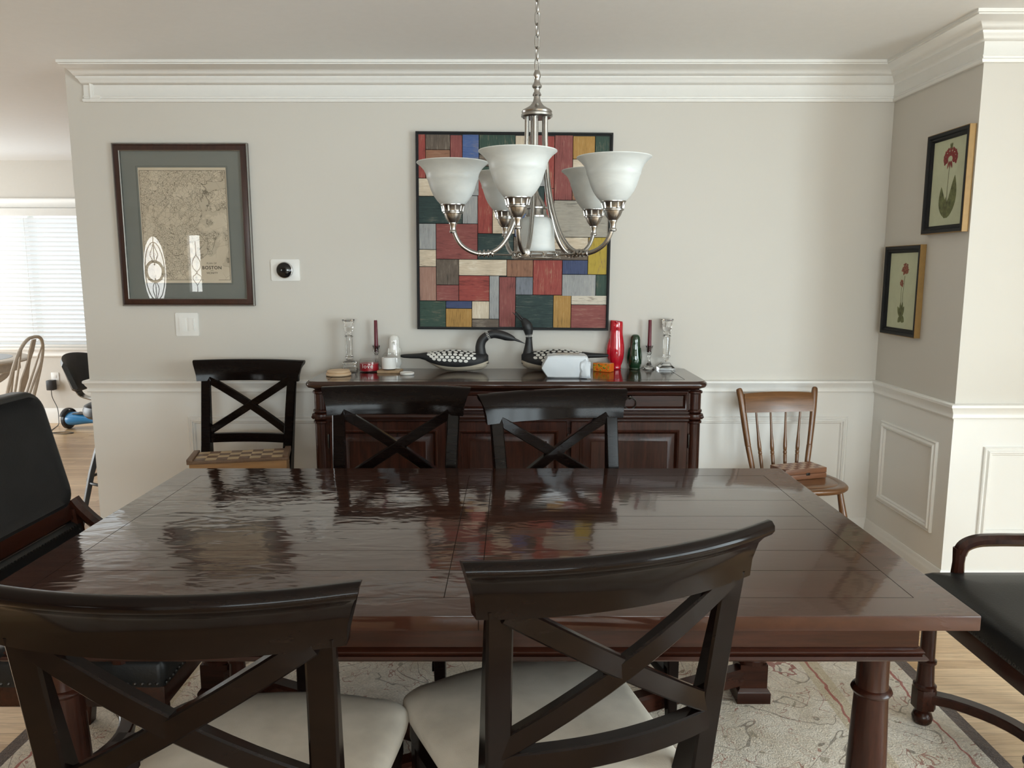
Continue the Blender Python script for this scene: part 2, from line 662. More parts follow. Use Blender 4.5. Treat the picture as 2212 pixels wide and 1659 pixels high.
# rug
def rug_mat(name, hx, hy):
    m, nt, b = new_mat(name)
    setc(b, (0.5, 0.42, 0.33), 0.95, 0, 0.1, sheen=0.2)
    tc = nd(nt, 'ShaderNodeTexCoord')
    sp = nd(nt, 'ShaderNodeSeparateXYZ')
    nt.links.new(tc.outputs['Object'], sp.inputs[0])
    wv = noise(nt, coords(nt), 9, 2)
    wob = math_n(nt, 'MULTIPLY', math_n(nt, 'SUBTRACT', wv, 0.5), 0.05)
    dx = math_n(nt, 'SUBTRACT', hx, math_n(nt, 'ABSOLUTE', sp.outputs['X']))
    dy = math_n(nt, 'SUBTRACT', hy, math_n(nt, 'ABSOLUTE', sp.outputs['Y']))
    d = math_n(nt, 'MINIMUM', dx, dy)
    dw = math_n(nt, 'ADD', d, wob)

    def band(a, e, src):
        return math_n(nt, 'MULTIPLY', math_n(nt, 'GREATER_THAN', src, a), math_n(nt, 'LESS_THAN', src, e))
    v = coords(nt)
    blot = noise(nt, v, 5.5, 3)
    c = ramp(nt, blot, [(0.35, (0.66, 0.575, 0.46)), (0.60, (0.80, 0.73, 0.63))])
    fib = noise(nt, v, 160, 2)
    c = mixc(nt, 0.55, c, ramp(nt, fib, [(0.3, (0.52, 0.49, 0.46)), (0.7, (1.15, 1.12, 1.08))]), 'MULTIPLY')
    # scrolling vines: thin contour lines of a distorted field
    n1 = noise(nt, v, 3.6, 2, 0.5, 1.2)
    vine = math_n(nt, 'LESS_THAN', math_n(nt, 'ABSOLUTE', math_n(nt, 'SUBTRACT', n1, 0.53)), 0.006)
    c = mixc(nt, math_n(nt, 'MULTIPLY', vine, 0.65), c, (0.13, 0.095, 0.06))
    n2 = noise(nt, v, 6.3, 2, 0.5, 1.6)
    vine2 = math_n(nt, 'LESS_THAN', math_n(nt, 'ABSOLUTE', math_n(nt, 'SUBTRACT', n2, 0.46)), 0.006)
    c = mixc(nt, math_n(nt, 'MULTIPLY', vine2, 0.75), c, (0.30, 0.10, 0.06))
    # blossoms and leaves
    vo = nd(nt, 'ShaderNodeTexVoronoi')
    vo.inputs['Scale'].default_value = 4.6
    vo.inputs['Randomness'].default_value = 0.85
    pet = noise(nt, v, 26, 2)
    nt.links.new(v, vo.inputs['Vector'])
    dist = math_n(nt, 'ADD', vo.outputs['Distance'], math_n(nt, 'MULTIPLY', math_n(nt, 'SUBTRACT', pet, 0.5), 0.5))
    hsv = nd(nt, 'ShaderNodeSeparateColor')
    nt.links.new(vo.outputs['Color'], hsv.inputs[0])
    has = math_n(nt, 'GREATER_THAN', hsv.outputs[0], 0.45)
    flower = math_n(nt, 'MULTIPLY', band(0.15, 0.23, dist), has)
    c = mixc(nt, math_n(nt, 'MULTIPLY', flower, 0.8), c, (0.27, 0.05, 0.035))
    tan = math_n(nt, 'MULTIPLY', math_n(nt, 'LESS_THAN', dist, 0.20), math_n(nt, 'LESS_THAN', hsv.outputs[0], 0.30))
    c = mixc(nt, math_n(nt, 'MULTIPLY', tan, 0.7), c, (0.36, 0.235, 0.085))
    leaf = math_n(nt, 'GREATER_THAN', noise(nt, v, 15, 2), 0.69)
    c = mixc(nt, math_n(nt, 'MULTIPLY', leaf, 0.6), c, (0.20, 0.155, 0.085))
    # border lines
    guard = band(0.33, 0.40, d)
    c = mixc(nt, math_n(nt, 'MULTIPLY', guard, 0.55), c, (0.48, 0.38, 0.215))
    for a, e in ((0.365, 0.374), (0.095, 0.103)):
        c = mixc(nt, math_n(nt, 'MULTIPLY', band(a, e, dw), 0.85), c, (0.34, 0.06, 0.04))
    edge = math_n(nt, 'LESS_THAN', d, 0.045)
    c = mixc(nt, edge, c, mixc(nt, 1.0, (0.125, 0.085, 0.065), ramp(nt, fib, [(0.3, (0.6, 0.6, 0.6)), (0.7, (1.2, 1.2, 1.2))]), 'MULTIPLY'))
    nt.links.new(c, b.inputs['Base Color'])
    h = math_n(nt, 'ADD', noise(nt, v, 190, 3), math_n(nt, 'MULTIPLY', noise(nt, v, 45, 3), 1.0))
    bump(nt, b, h, 0.7, 0.008)
    return m


# map print
def map_mat(name, wd, ht):
    m, nt, b = new_mat(name)
    setc(b, (0.5, 0.42, 0.33), 0.8, 0, 0.2)
    v = coords(nt)
    tc = nd(nt, 'ShaderNodeTexCoord')
    sp = nd(nt, 'ShaderNodeSeparateXYZ')
    nt.links.new(tc.outputs['Object'], sp.inputs[0])
    paper = ramp(nt, noise(nt, v, 7, 3), [(0.3, (0.60, 0.49, 0.385)), (0.7, (0.67, 0.56, 0.45))])
    # land density field: none over the harbour at lower right
    land = noise(nt, v, 5.2, 5, 0.6, 0.9)
    # x, z in metres about the centre
    fx = math_n(nt, 'MULTIPLY', sp.outputs['X'], 0.75)
    fz = math_n(nt, 'MULTIPLY', sp.outputs['Z'], -0.9)
    landb = math_n(nt, 'SUBTRACT', math_n(nt, 'SUBTRACT', land, fx), math_n(nt, 'MULTIPLY', fz, 0.4))
    is_land = math_n(nt, 'GREATER_THAN', landb, 0.40)
    coast = math_n(nt, 'LESS_THAN', math_n(nt, 'ABSOLUTE', math_n(nt, 'SUBTRACT', landb, 0.40)), 0.0045)
    shore = math_n(nt, 'LESS_THAN', math_n(nt, 'ABSOLUTE', math_n(nt, 'SUBTRACT', landb, 0.375)), 0.04)

    def streets(sc, wdt, rnd=1.0):
        vo = nd(nt, 'ShaderNodeTexVoronoi')
        vo.feature = 'DISTANCE_TO_EDGE'
        vo.inputs['Scale'].default_value = sc
        vo.inputs['Randomness'].default_value = rnd
        nt.links.new(v, vo.inputs['Vector'])
        return math_n(nt, 'LESS_THAN', vo.outputs['Distance'], wdt)
    dens = math_n(nt, 'GREATER_THAN', noise(nt, v, 9, 2), 0.46)
    s1 = math_n(nt, 'MULTIPLY', streets(135, 0.055), math_n(nt, 'MULTIPLY', is_land, dens))
    s2 = math_n(nt, 'MULTIPLY', streets(46, 0.022), is_land)
    s3 = streets(7, 0.006)
    c = mixc(nt, math_n(nt, 'MULTIPLY', shore, 0.25), paper, (0.26, 0.21, 0.16))
    c = mixc(nt, math_n(nt, 'MULTIPLY', s1, 0.8), c, (0.17, 0.13, 0.095))
    c = mixc(nt, math_n(nt, 'MULTIPLY', s2, 0.6), c, (0.13, 0.10, 0.075))
    c = mixc(nt, math_n(nt, 'MULTIPLY', s3, 0.25), c, (0.15, 0.115, 0.085))
    c = mixc(nt, math_n(nt, 'MULTIPLY', coast, 0.75), c, (0.12, 0.095, 0.07))
    # neat line
    ax = math_n(nt, 'ABSOLUTE', sp.outputs['X'])
    az = math_n(nt, 'ABSOLUTE', sp.outputs['Z'])
    ex = math_n(nt, 'SUBTRACT', wd / 2, ax)
    ez = math_n(nt, 'SUBTRACT', ht / 2, az)
    dd = math_n(nt, 'MINIMUM', ex, math_n(nt, 'SUBTRACT', ez, 0.008))
    c = mixc(nt, math_n(nt, 'LESS_THAN', dd, 0.0085), c, (0.14, 0.11, 0.08))
    c = mixc(nt, math_n(nt, 'LESS_THAN', dd, 0.0065), c, paper)
    # clear cartouche at lower right
    cx = math_n(nt, 'SUBTRACT', sp.outputs['X'], 0.115)
    cz = math_n(nt, 'SUBTRACT', sp.outputs['Z'], -0.215)
    q = math_n(nt, 'ADD', math_n(nt, 'MULTIPLY', cx, cx), math_n(nt, 'MULTIPLY', cz, cz))
    c = mixc(nt, math_n(nt, 'LESS_THAN', q, 0.0042), c, paper)
    nt.links.new(c, b.inputs['Base Color'])
    return m


# ------------------------------------------------------------------ the setting
W = 3.92          # back wall plane
CZ = 2.42         # ceiling height
XR = 1.866        # return wall plane
YF = 3.20         # right-hand wall facing the camera
XE = 3.35         # window wall on the right
YS = -1.45        # wall behind the camera
XL = -6.6         # far left wall
YN = 7.2          # breakfast room far wall
YD = -4.6         # front door wall

mb = MB()
mb.box(XL - 0.4, XE + 0.3, YD - 0.4, YN + 0.4, -0.05, 0)
struct(mb.build('floor', M['floor']))
mb = MB()
mb.box(XL - 0.2, XE + 0.15, YD - 0.2, YN + 0.15, CZ, CZ + 0.1)
struct(mb.build('ceiling', M['ceil']))

mb = MB()
mb.box(-2.17, XR + 0.12, W, W + 0.12, 0, CZ)
struct(mb.build('wall_back', M['wall']))
mb = MB()
mb.box(XR, XR + 0.12, YF + 0.12, W, 0, CZ)
struct(mb.build('wall_right', M['wall']))
mb = MB()
mb.box(XR, XE + 0.12, YF, YF + 0.12, 0, CZ)
struct(mb.build('wall_right_front', M['wall']))


def wall_with_hole(name, axis, at, thk, a0, a1, holes, mat):
    """axis X: wall spans along X at y=at..at+thk; axis Y: spans along Y at x=at..at+thk; holes (h0,h1,z0,z1) sorted"""
    mb = MB()

    def bx(p, q, z0, z1):
        if q - p < 1e-4 or z1 - z0 < 1e-4:
            return
        if axis == 'X':
            mb.box(p, q, at, at + thk, z0, z1)
        else:
            mb.box(at, at + thk, p, q, z0, z1)
    cur = a0
    for h0, h1, z0, z1 in holes:
        bx(cur, h0, 0, CZ)
        bx(h0, h1, 0, z0)
        bx(h0, h1, z1, CZ)
        cur = h1
    bx(cur, a1, 0, CZ)
    return struct(mb.build(name, mat))


WR = (-1.60, 0.95, 0.25, 2.12)
WF = (-0.85, 2.85, 0.65, 2.20)
WB = (-6.1, -3.62, 0.72, 2.00)
WLF = (4.25, 6.75, 0.12, 2.05)
OVAL_X, SIDE_X = -5.72, -5.05
wall_with_hole('wall_east', 'Y', XE, 0.12, YD, YF + 0.12, [WR], M['wall'])
wall_with_hole('wall_north', 'X', YN, 0.12, XL, 2.0, [WB], M['wall_plain'])
wall_with_hole('wall_west', 'Y', XL - 0.12, 0.12, YD, YN + 0.12, [WLF], M['wall_plain'])
mb = MB()
mb.box(-1.7, -1.58, YD, YS - 0.12, 0, CZ)
struct(mb.build('wall_foyer', M['wall_plain']))
mb = MB()
mb.box(1.9, 2.0, W + 0.12, YN, 0, CZ)
struct(mb.build('wall_kitchen', M['wall_plain']))
DOOR = (OVAL_X - 0.455, OVAL_X + 0.455, 0.0, 2.04)
SLT = (SIDE_X - 0.16, SIDE_X + 0.16, 0.3, 2.06)
wall_with_hole('wall_south', 'X', YD - 0.12, 0.12, XL, XE + 0.12, [DOOR, SLT, WF], M['wall_plain'])


def XYZ(a, b_, c):
    return (a, b_, c)


room = [(-2.07, W + 0.004), (-2.07, W), (XR, W), (XR, YF), (XE, YF)]
crown = [(0, 2.243), (0.013, 2.243), (0.017, 2.249), (0.017, 2.256), (0.011, 2.260), (0.011, 2.265), (0.015, 2.269), (0.011, 2.274),
         (0.010, 2.322), (0.016, 2.326), (0.021, 2.334), (0.026, 2.345), (0.034, 2.352), (0.034, 2.358), (0.040, 2.361),
         (0.047, 2.372), (0.060, 2.386), (0.076, 2.396), (0.084, 2.401), (0.084, 2.406), (0.090, 2.408), (0.090, CZ), (0, CZ)]
mb = MB()
mb.sweep(room, [(o, z) for o, z in crown], XYZ)
struct(mb.build('trim_1', M['trim'], angle=50))
# mitred return of the picture-rail below the cornice
mb = MB()
mb.sweep([(-2.05, 2.335), (-2.05, 2.255), (-2.0, 2.255)], [(0, 0.010), (0, 0.016), (-0.005, 0.018), (-0.01, 0.015), (-0.018, 0.014), (-0.018, 0.010)],
         lambda a, z, o: (a, W - o, z))
struct(mb.build('trim_2', M['trim']))
rail = [(0, 0.812), (0.010, 0.812), (0.013, 0.818), (0.010, 0.824), (0.010, 0.838), (0.016, 0.846), (0.020, 0.856), (0.026, 0.862), (0.026, 0.872), (0.020, 0.876), (0, 0.876)]
room2 = [(-2.17, W + 0.12), (-2.17, W), (XR, W), (XR, YF), (XE, YF)]
mb = MB()
mb.sweep(room2, rail, XYZ)
struct(mb.build('trim_3', M['trim']))
basep = [(0, 0), (0.016, 0), (0.016, 0.095), (0.013, 0.103), (0.013, 0.112), (0.009, 0.118), (0.007, 0.135), (0.003, 0.142), (0, 0.142)]
mb = MB()
mb.sweep(room2, basep, XYZ)
struct(mb.build('baseboard_back', M['trim']))
mb = MB()
mb.sweep([(-1.7, YN), (-1.7, YN), (XL, YN)][1:][::-1], basep, XYZ)
struct(mb.build('baseboard_north', M['trim']))

# picture-frame mouldings on the dado
pm = [(0, 0), (0, 0.010), (0.004, 0.013), (0.008, 0.010), (0.012, 0.010), (0.018, 0.018), (0.024, 0.018), (0.028, 0.010), (0.033, 0.010), (0.036, 0.006), (0.038, 0)]


def panel(idx, rect, mapf):
    a0, a1, z0, z1 = rect
    mb = MB()
    mb.sweep([(a0, z0), (a0, z1), (a1, z1), (a1, z0)], pm, mapf, closed=True)
    struct(mb.build('trim_%d' % idx, M['trim']))


panel(4, (-1.674, 1.735, 0.274, 0.686), lambda a, z, d: (a, W - d, z))
panel(5, (3.297, 3.808, 0.276, 0.688), lambda a, z, d: (XR - d, a, z))
panel(6, (2.003, 3.1, 0.29, 0.691), lambda a, z, d: (a, YF - d, z))


# windows
def window(idx, axis, at, thk, rect, inner, bars=2, outer=0.02, glass=True, casing=0.085):
    """inner = +1/-1: direction (along the wall normal axis) into the room"""
    h0, h1, z0, z1 = rect

    def mp(a, z, d):
        # d measured from the room face of the wall into the room
        p = at + d * inner
        return (a, p, z) if axis == 'X' else (p, a, z)
    mb = MB()
    c = casing
    prof = [(0, -0.005), (0, 0.014), (-0.012, 0.018), (-0.03, 0.014), (-0.06, 0.018), (-0.075, 0.024), (-c, 0.02), (-c, -0.002)]
    mb.sweep([(h0, z0), (h0, z1), (h1, z1), (h1, z0)], prof, mp, closed=True)
    wo = struct(mb.build('window_%d' % idx, M['trim']))
    mb = MB()
    fr = [(0, -thk + 0.02), (0, -thk + 0.06), (0.045, -thk + 0.06), (0.045, -thk + 0.02)]
    mb.sweep([(h0, z0), (h0, z1), (h1, z1), (h1, z0)], fr, mp, closed=True)
    for k in range(1, bars):
        a = h0 + (h1 - h0) * k / bars
        p, q = mp(a - 0.03, z0 + 0.045, -thk + 0.022), mp(a + 0.03, z1 - 0.045, -thk + 0.058)
        mb.box(*[f(p[i], q[i]) for i in range(3) for f in (min, max)])
    mb.build('window_frame', M['trim'], wo)
    mb = MB()
    p, q = mp(h0 + 0.03, z0 + 0.03, -thk + 0.035), mp(h1 - 0.03, z1 - 0.03, -thk + 0.041)
    mb.box(*[f(p[i], q[i]) for i in range(3) for f in (min, max)])
    mb.build('pane', M['pane'], wo)
    mb = MB()
    p, q = mp(h0 - casing - 0.02, z0 - 0.022, -0.03), mp(h1 + casing + 0.02, z0 + 0.006, 0.05)
    mb.box(*[f(p[i], q[i]) for i in range(3) for f in (min, max)], bev=0.004)
    mb.build('window_sill', M['trim'], wo)
    return wo


window(1, 'X', YN, 0.12, WB, -1, bars=3)
window(2, 'Y', XE, 0.12, WR, -1, bars=3)
window(3, 'X', YD, 0.12, WF, 1, bars=4)
window(4, 'Y', XL, 0.12, WLF, 1, bars=2)

# front door with leaded oval light, and its sidelight (both show in the map's glass)
M['lead'] = plain('lead_came', (0.10, 0.10, 0.10), 0.4, 0.6)
mb = MB()
ov = [(OVAL_X + 0.19 * math.cos(a), 1.42 + 0.56 * math.sin(a)) for a in [2 * PI * k / 40 for k in range(40)]]
outer = []
for k in range(40):
    a = 2 * PI * k / 40
    cx, cz = math.cos(a), math.sin(a)
    s = min(0.46 / abs(cx) if abs(cx) > 1e-6 else 9, (1.02 if cz < 0 else 1.02) / abs(cz) if abs(cz) > 1e-6 else 9)
    outer.append((OVAL_X + cx * s, 1.03 + cz * s))
for qx in (-1, 1):
    for qz in (0.01, 2.05):
        kk = min(range(40), key=lambda i: (outer[i][0] - OVAL_X - qx * 0.46) ** 2 + (outer[i][1] - qz) ** 2)
        outer[kk] = (OVAL_X + qx * 0.462, qz)
y0, y1 = YD - 0.09, YD - 0.045
for yy, flip in ((y0, 0), (y1, 1)):
    for k in range(40):
        j = (k + 1) % 40
        mb.quad([(outer[k][0], yy, outer[k][1]), (outer[j][0], yy, outer[j][1]), (ov[j][0], yy, ov[j][1]), (ov[k][0], yy, ov[k][1])])
for loop in (outer, ov):
    for k in range(40):
        j = (k + 1) % 40
        mb.quad([(loop[k][0], y0, loop[k][1]), (loop[j][0], y0, loop[j][1]), (loop[j][0], y1, loop[j][1]), (loop[k][0], y1, loop[k][1])])
bmesh.ops.remove_doubles(mb.bm, verts=mb.bm.verts, dist=1e-5)
door = struct(mb.build('door_1', M['trim']))
mb = MB()
mb.poly([(x, YD - 0.07, z) for x, z in ov])
mb.build('door_glass', M['pane'], door)
mb = MB()
for s in (1.0, 0.82):
    mb.tube([(OVAL_X + (x - OVAL_X) * s, YD - 0.07, 1.42 + (z - 1.42) * s) for x, z in ov], 0.008, 6, closed=True)
mb.tube([(OVAL_X, YD - 0.07, 1.42 + t) for t in (0.56, 0.1)], 0.007, 6)
mb.tube([(OVAL_X, YD - 0.07, 1.42 - t) for t in (0.56, 0.1)], 0.007, 6)
mb.tube([(OVAL_X + 0.135 * math.cos(a), YD - 0.06, 1.42 + 0.16 * math.sin(a)) for a in [2 * PI * k / 24 for k in range(24)]], 0.022, 8, closed=True)
for s in (-1, 1):
    mb.tube(smooth_path([(OVAL_X, YD - 0.07, 1.28), (OVAL_X + s * 0.05, YD - 0.07, 1.15), (OVAL_X + s * 0.02, YD - 0.07, 1.02), (OVAL_X, YD - 0.07, 0.95)]), 0.006, 6)
    mb.tube(smooth_path([(OVAL_X, YD - 0.07, 1.56), (OVAL_X + s * 0.06, YD - 0.07, 1.68), (OVAL_X + s * 0.02, YD - 0.07, 1.8), (OVAL_X, YD - 0.07, 1.88)]), 0.006, 6)
mb.build('leading', M['lead'], door)
mb = MB()
mb.sweep([(DOOR[0], 0.0), (DOOR[0], 2.04), (DOOR[1], 2.04), (DOOR[1], 0.0)], [(0, -0.01), (0, 0.015), (-0.07, 0.02), (-0.07, -0.002)], lambda a, z, d: (a, YD + d, z))
mb.build('door_casing', M['trim'], door)
mb = MB()
mb.sweep([(SLT[0], SLT[2]), (SLT[0], SLT[3]), (SLT[1], SLT[3]), (SLT[1], SLT[2])], [(0, -0.1), (0, 0.015), (0.06, 0.0), (0.06, -0.1)], lambda a, z, d: (a, YD + d, z), closed=True)
# the panelled upper and lower parts leave a tall clear light
mb.box(SLT[0] + 0.05, SLT[1] - 0.05, YD - 0.09, YD - 0.05, 1.99, 2.02)
mb.box(SLT[0] + 0.05, SLT[1] - 0.05, YD - 0.09, YD - 0.05, 0.34, 1.10)
sl = struct(mb.build('window_5', M['trim']))
mb = MB()
mb.box(SLT[0] + 0.05, SLT[1] - 0.05, YD - 0.075, YD - 0.07, 1.10, 1.99)
mb.build('pane', M['pane'], sl)
mb = MB()
mb.tube([(SIDE_X, YD - 0.07, 0.98), (SIDE_X, YD - 0.07, 1.2)], 0.006, 6)
mb.tube([(SIDE_X, YD - 0.07, 1.9), (SIDE_X, YD - 0.07, 1.68)], 0.006, 6)
for s in (-1, 1):
    mb.tube(smooth_path([(SIDE_X, YD - 0.07, 1.68), (SIDE_X + s * 0.06, YD - 0.07, 1.58), (SIDE_X + s * 0.06, YD - 0.07, 1.48), (SIDE_X, YD - 0.07, 1.4), (SIDE_X + s * 0.07, YD - 0.07, 1.32), (SIDE_X, YD - 0.07, 1.2)]), 0.006, 6)
mb.build('leading', M['lead'], sl)

# ground and greenery outside the front door
mb = MB()
mb.box(-9, -1, YD - 6, YD - 0.5, -0.2, -0.1)
struct(mb.build('ground_outside', plain('outdoor_lawn', (0.16, 0.20, 0.05), 0.9, var=0.4, vscale=3)))

# ------------------------------------------------------------------ rug
RX0, RX1, RY0, RY1 = -1.525, 1.45, 0.50, 3.05
M['rug'] = rug_mat('beige_floral_rug_pile', (RX1 - RX0) / 2, (RY1 - RY0) / 2)
mb = MB()
mb.box(-(RX1 - RX0) / 2, (RX1 - RX0) / 2, -(RY1 - RY0) / 2, (RY1 - RY0) / 2, 0, 0.010, bev=0.003)
o = mb.build('area_rug', M['rug'])
o.location = ((RX0 + RX1) / 2, (RY0 + RY1) / 2, 0.0005)
tag(o, 'beige floral rug with thin red border lines under the dining table', 'rug')
RZ = 0.0115      # top of the rug

# ------------------------------------------------------------------ dining table
TX0, TX1, TY0, TY1, TZ = -1.118, 0.922, 1.430, 2.577, 0.76
M['tabletop'] = table_mat('mahogany_tabletop', (-0.141, -0.066), (1.516, 1.662, 1.789, 1.944, 2.052, 2.200, 2.332, 2.478), -1.03, 0.832, 1.516, 2.478)
tb = thing('dining_table', 'long glossy mahogany dining table standing on the rug', 'table', (0, 0, RZ))
mb = MB()
mb.box(TX0, TX1, TY0, TY1, 0.728 - RZ, TZ - RZ, bev=0.0035, seg=2)
mb.build('tabletop', M['tabletop'], tb)
mb = MB()
ax0, ax1, ay0, ay1 = TX0 + 0.085, TX1 - 0.085, TY0 + 0.062, TY1 - 0.062
for p in ((ax0, ax1, ay0, ay0 + 0.024), (ax0, ax1, ay1 - 0.024, ay1), (ax0, ax0 + 0.024, ay0 + 0.024, ay1 - 0.024), (ax1 - 0.024, ax1, ay0 + 0.024, ay1 - 0.024)):
    mb.box(*p, 0.655 - RZ, 0.729 - RZ)
mb.build('apron', M['mahogany'], tb)
mb = MB()
mb.sweep([(ax0, ay0), (ax0, ay1), (ax1, ay1), (ax1, ay0)],
         [(0.02, 0.638 - RZ), (-0.012, 0.638 - RZ), (-0.016, 0.643 - RZ), (-0.012, 0.648 - RZ), (-0.006, 0.649 - RZ), (-0.010, 0.655 - RZ), (-0.006, 0.661 - RZ), (0.001, 0.664 - RZ), (0.02, 0.664 - RZ)], XYZ, closed=True)
mb.build('apron_moulding', M['mahogany'], tb)
LEGS = [(-0.985, 1.585), (0.793, 1.585), (0.800, 2.425), (-0.985, 2.425)]
legprof = [(0.0, 0.640), (0.050, 0.640), (0.050, 0.630), (0.036, 0.624), (0.033, 0.610), (0.0335, 0.535), (0.0345, 0.527), (0.040, 0.524), (0.043, 0.518),
           (0.040, 0.512), (0.036, 0.509), (0.0355, 0.50), (0.041, 0.36), (0.0455, 0.22), (0.047, 0.160), (0.052, 0.155), (0.052, 0.142), (0.0, 0.142)]
for lx, ly in LEGS:
    mb = MB()
    mb.lathe([(r, z - RZ) for r, z in legprof], lx, ly, n=36)
    lg = mb.build('leg', M['mahogany_v'], tb)
    mb = MB()
    mb.sweep([(lx - 0.045, ly - 0.045), (lx - 0.045, ly + 0.045), (lx + 0.045, ly + 0.045), (lx + 0.045, ly - 0.045)],
             [(0.044, 0.143 - RZ), (0, 0.143 - RZ), (0, 0.05), (-0.007, 0.042), (-0.010, 0.036), (-0.010, 0.0), (0.044, 0.0)], XYZ, closed=True)
    mb.build('plinth', M['mahogany'], lg)
mb = MB()
cxm, cym = -0.0925, 2.005
mb.box(cxm - 0.09, cxm + 0.09, cym - 0.09, cym + 0.09, 0.045, 0.125, bev=0.006)
for lx, ly in LEGS:
    dv = Vector((cxm - lx, cym - ly, 0)).normalized()
    mb.bar([Vector((lx, ly, 0.085)) + dv * 0.035, Vector((cxm, cym, 0.085)) - dv * 0.05], 0.055, 0.06, (-dv.y, dv.x, 0), bev=0.008)
mb.build('stretcher', M['mahogany'], tb)

# ------------------------------------------------------------------ cross-back chairs
def ybk(z):
    """back line of the chair, local y at height z"""
    if z < 0.45:
        t = (0.45 - z) / 0.45
        return -0.225 - 0.055 * t * t
    t = (z - 0.45) / 0.55
    return -0.225 - 0.088 * t ** 1.35


def bow(x, k=0.052):
    return k * (1 - (x / 0.27) ** 2) - k * (1 - (0.215 / 0.27) ** 2)


def make_cross_chair(label):
    c = thing('cross_back_chair', label, 'chair', group='cross-back dining chairs')
    # seat cushion: bowed front, rounded corners
    def outline(grow):
        fw, bw = 0.255 + grow, 0.215 + grow
        fr, bk = 0.305 + grow, -0.195 - grow
        p = []
        r = 0.05
        n = 8
        # start back left, go to front left, along the bowed front, to back right
        p += [(-bw + 0.02, bk), (-bw, bk + 0.02)]
        p += [(-fw + 0.004, 0.14), (-fw, 0.19)]
        for k in range(n + 1):
            a = PI - k / n * PI / 2
            p.append((-fw + 0.07 + 0.07 * math.cos(a), 0.222 + 0.055 * math.sin(a) + grow))
        for k in range(1, n):
            t = -1 + 2 * k / n
            p.append((t * (fw - 0.07), 0.277 + grow + 0.026 * (1 - t * t)))
        for k in range(n + 1):
            a = PI / 2 - k / n * PI / 2
            p.append((fw - 0.07 + 0.07 * math.cos(a), 0.222 + 0.055 * math.sin(a) + grow))
        p += [(fw, 0.19), (fw - 0.004, 0.14), (bw, bk + 0.02), (bw - 0.02, bk)]
        return p
    mb = MB()
    secs = []
    for z, g in ((0.452, -0.010), (0.456, -0.002), (0.463, 0.0), (0.475, -0.001), (0.486, -0.010), (0.493, -0.030)):
        secs.append([(x, y, z) for x, y in outline(g)])
    for z, k_ in ((0.4975, 0.82), (0.500, 0.60), (0.501, 0.30)):
        secs.append([(x * k_, 0.055 + (y - 0.055) * k_, z) for x, y in outline(-0.030)])
    mb.loft(secs)
    mb.build('seat', M['cream'], c)
    mb = MB()
    o1 = outline(-0.012)
    mb.loft([[(x, y, z) for x, y in o1] for z in (0.395, 0.452)])
    mb.build('seat_frame', M['espresso'], c)
    # rear legs rising into the back posts
    for s in (-1, 1):
        mb = MB()
        pts, wd, th = [], [], []
        for k in range(15):
            z = 0.912 * k / 14
            x = s * (0.195 + 0.018 * max(0, (z - 0.45) / 0.5))
            flare = 0.028 * math.exp(-((z - 0.44) / 0.11) ** 2)
            pts.append((x, ybk(z) + flare * 0.5 - bow(x) * max(0, (z - 0.62) / 0.29), z))
            wd.append(0.045)
            th.append(0.036 + flare + 0.008 * (1 - abs(z - 0.45) / 0.5) - 0.020 * max(0, (z - 0.62) / 0.29))
        mb.bar(pts, wd, th, (1, 0, 0), bev=0.004)
        mb.build('leg', M['espresso'], c)
    for s in (-1, 1):
        mb = MB()
        mb.bar([(s * 0.212, 0.225, 0.40), (s * 0.214, 0.228, 0.25), (s * 0.217, 0.235, 0)], [0.044, 0.038, 0.028], [0.044, 0.038, 0.028], (1, 0, 0), bev=0.004)
        mb.build('leg', M['espresso'], c)
    # crest rail: scooped, rolled over at the top, flared ends
    mb = MB()
    prof = [(0.012, 0.0, 0.905), (0.010, 0.03, 0.915), (0.004, 0.058, 0.94), (-0.006, 0.080, 0.972), (-0.018, 0.094, 0.993), (-0.030, 0.100, 1.0),
            (-0.042, 0.100, 1.0), (-0.050, 0.094, 0.998), (-0.052, 0.086, 0.992), (-0.047, 0.079, 0.982), (-0.036, 0.074, 0.968), (-0.024, 0.060, 0.944), (-0.016, 0.03, 0.915), (-0.014, 0.0, 0.905)]
    secs = []
    n = 24
    for k in range(n + 1):
        u = -1 + 2 * k / n
        sec = []
        for d, h, ws in prof:
            x = u * 0.274 * ws
            sec.append((x, ybk(0.90) + d - bow(x), 0.898 + h))
        secs.append(sec)
    mb.loft(secs)
    mb.build('crest_rail', M['espresso'], c, angle=50)
    # crossed bars bowed with the back
    for s in (-1, 1):
        mb = MB()
        pts = []
        for k in range(13):
            t = k / 12
            x = s * (-0.200 + 0.400 * t)
            z = 0.905 - 0.255 * t
            pts.append((x, ybk(z) - bow(x) + 0.001 * s, z))
        mb.bar(pts, 0.036, 0.024, (0, 0, 1), bev=0.003)
        mb.build('cross_bar', M['espresso'], c)
    mb = MB()
    mb.bar([(x, ybk(0.62) - bow(x), 0.622) for x in [(-0.195 + 0.39 * k / 12) for k in range(13)]], 0.044, 0.030, (0, 0, 1), bev=0.003)
    mb.build('back_rail', M['espresso'], c)
    mb = MB()
    for s in (-1, 1):
        mb.box(s * 0.2 - 0.012, s * 0.2 + 0.012, -0.21, 0.225, 0.18, 0.21, bev=0.003)
    mb.box(-0.2, 0.2, -0.012, 0.012, 0.182, 0.208, bev=0.003)
    mb.build('stretcher', M['espresso'], c)
    return c


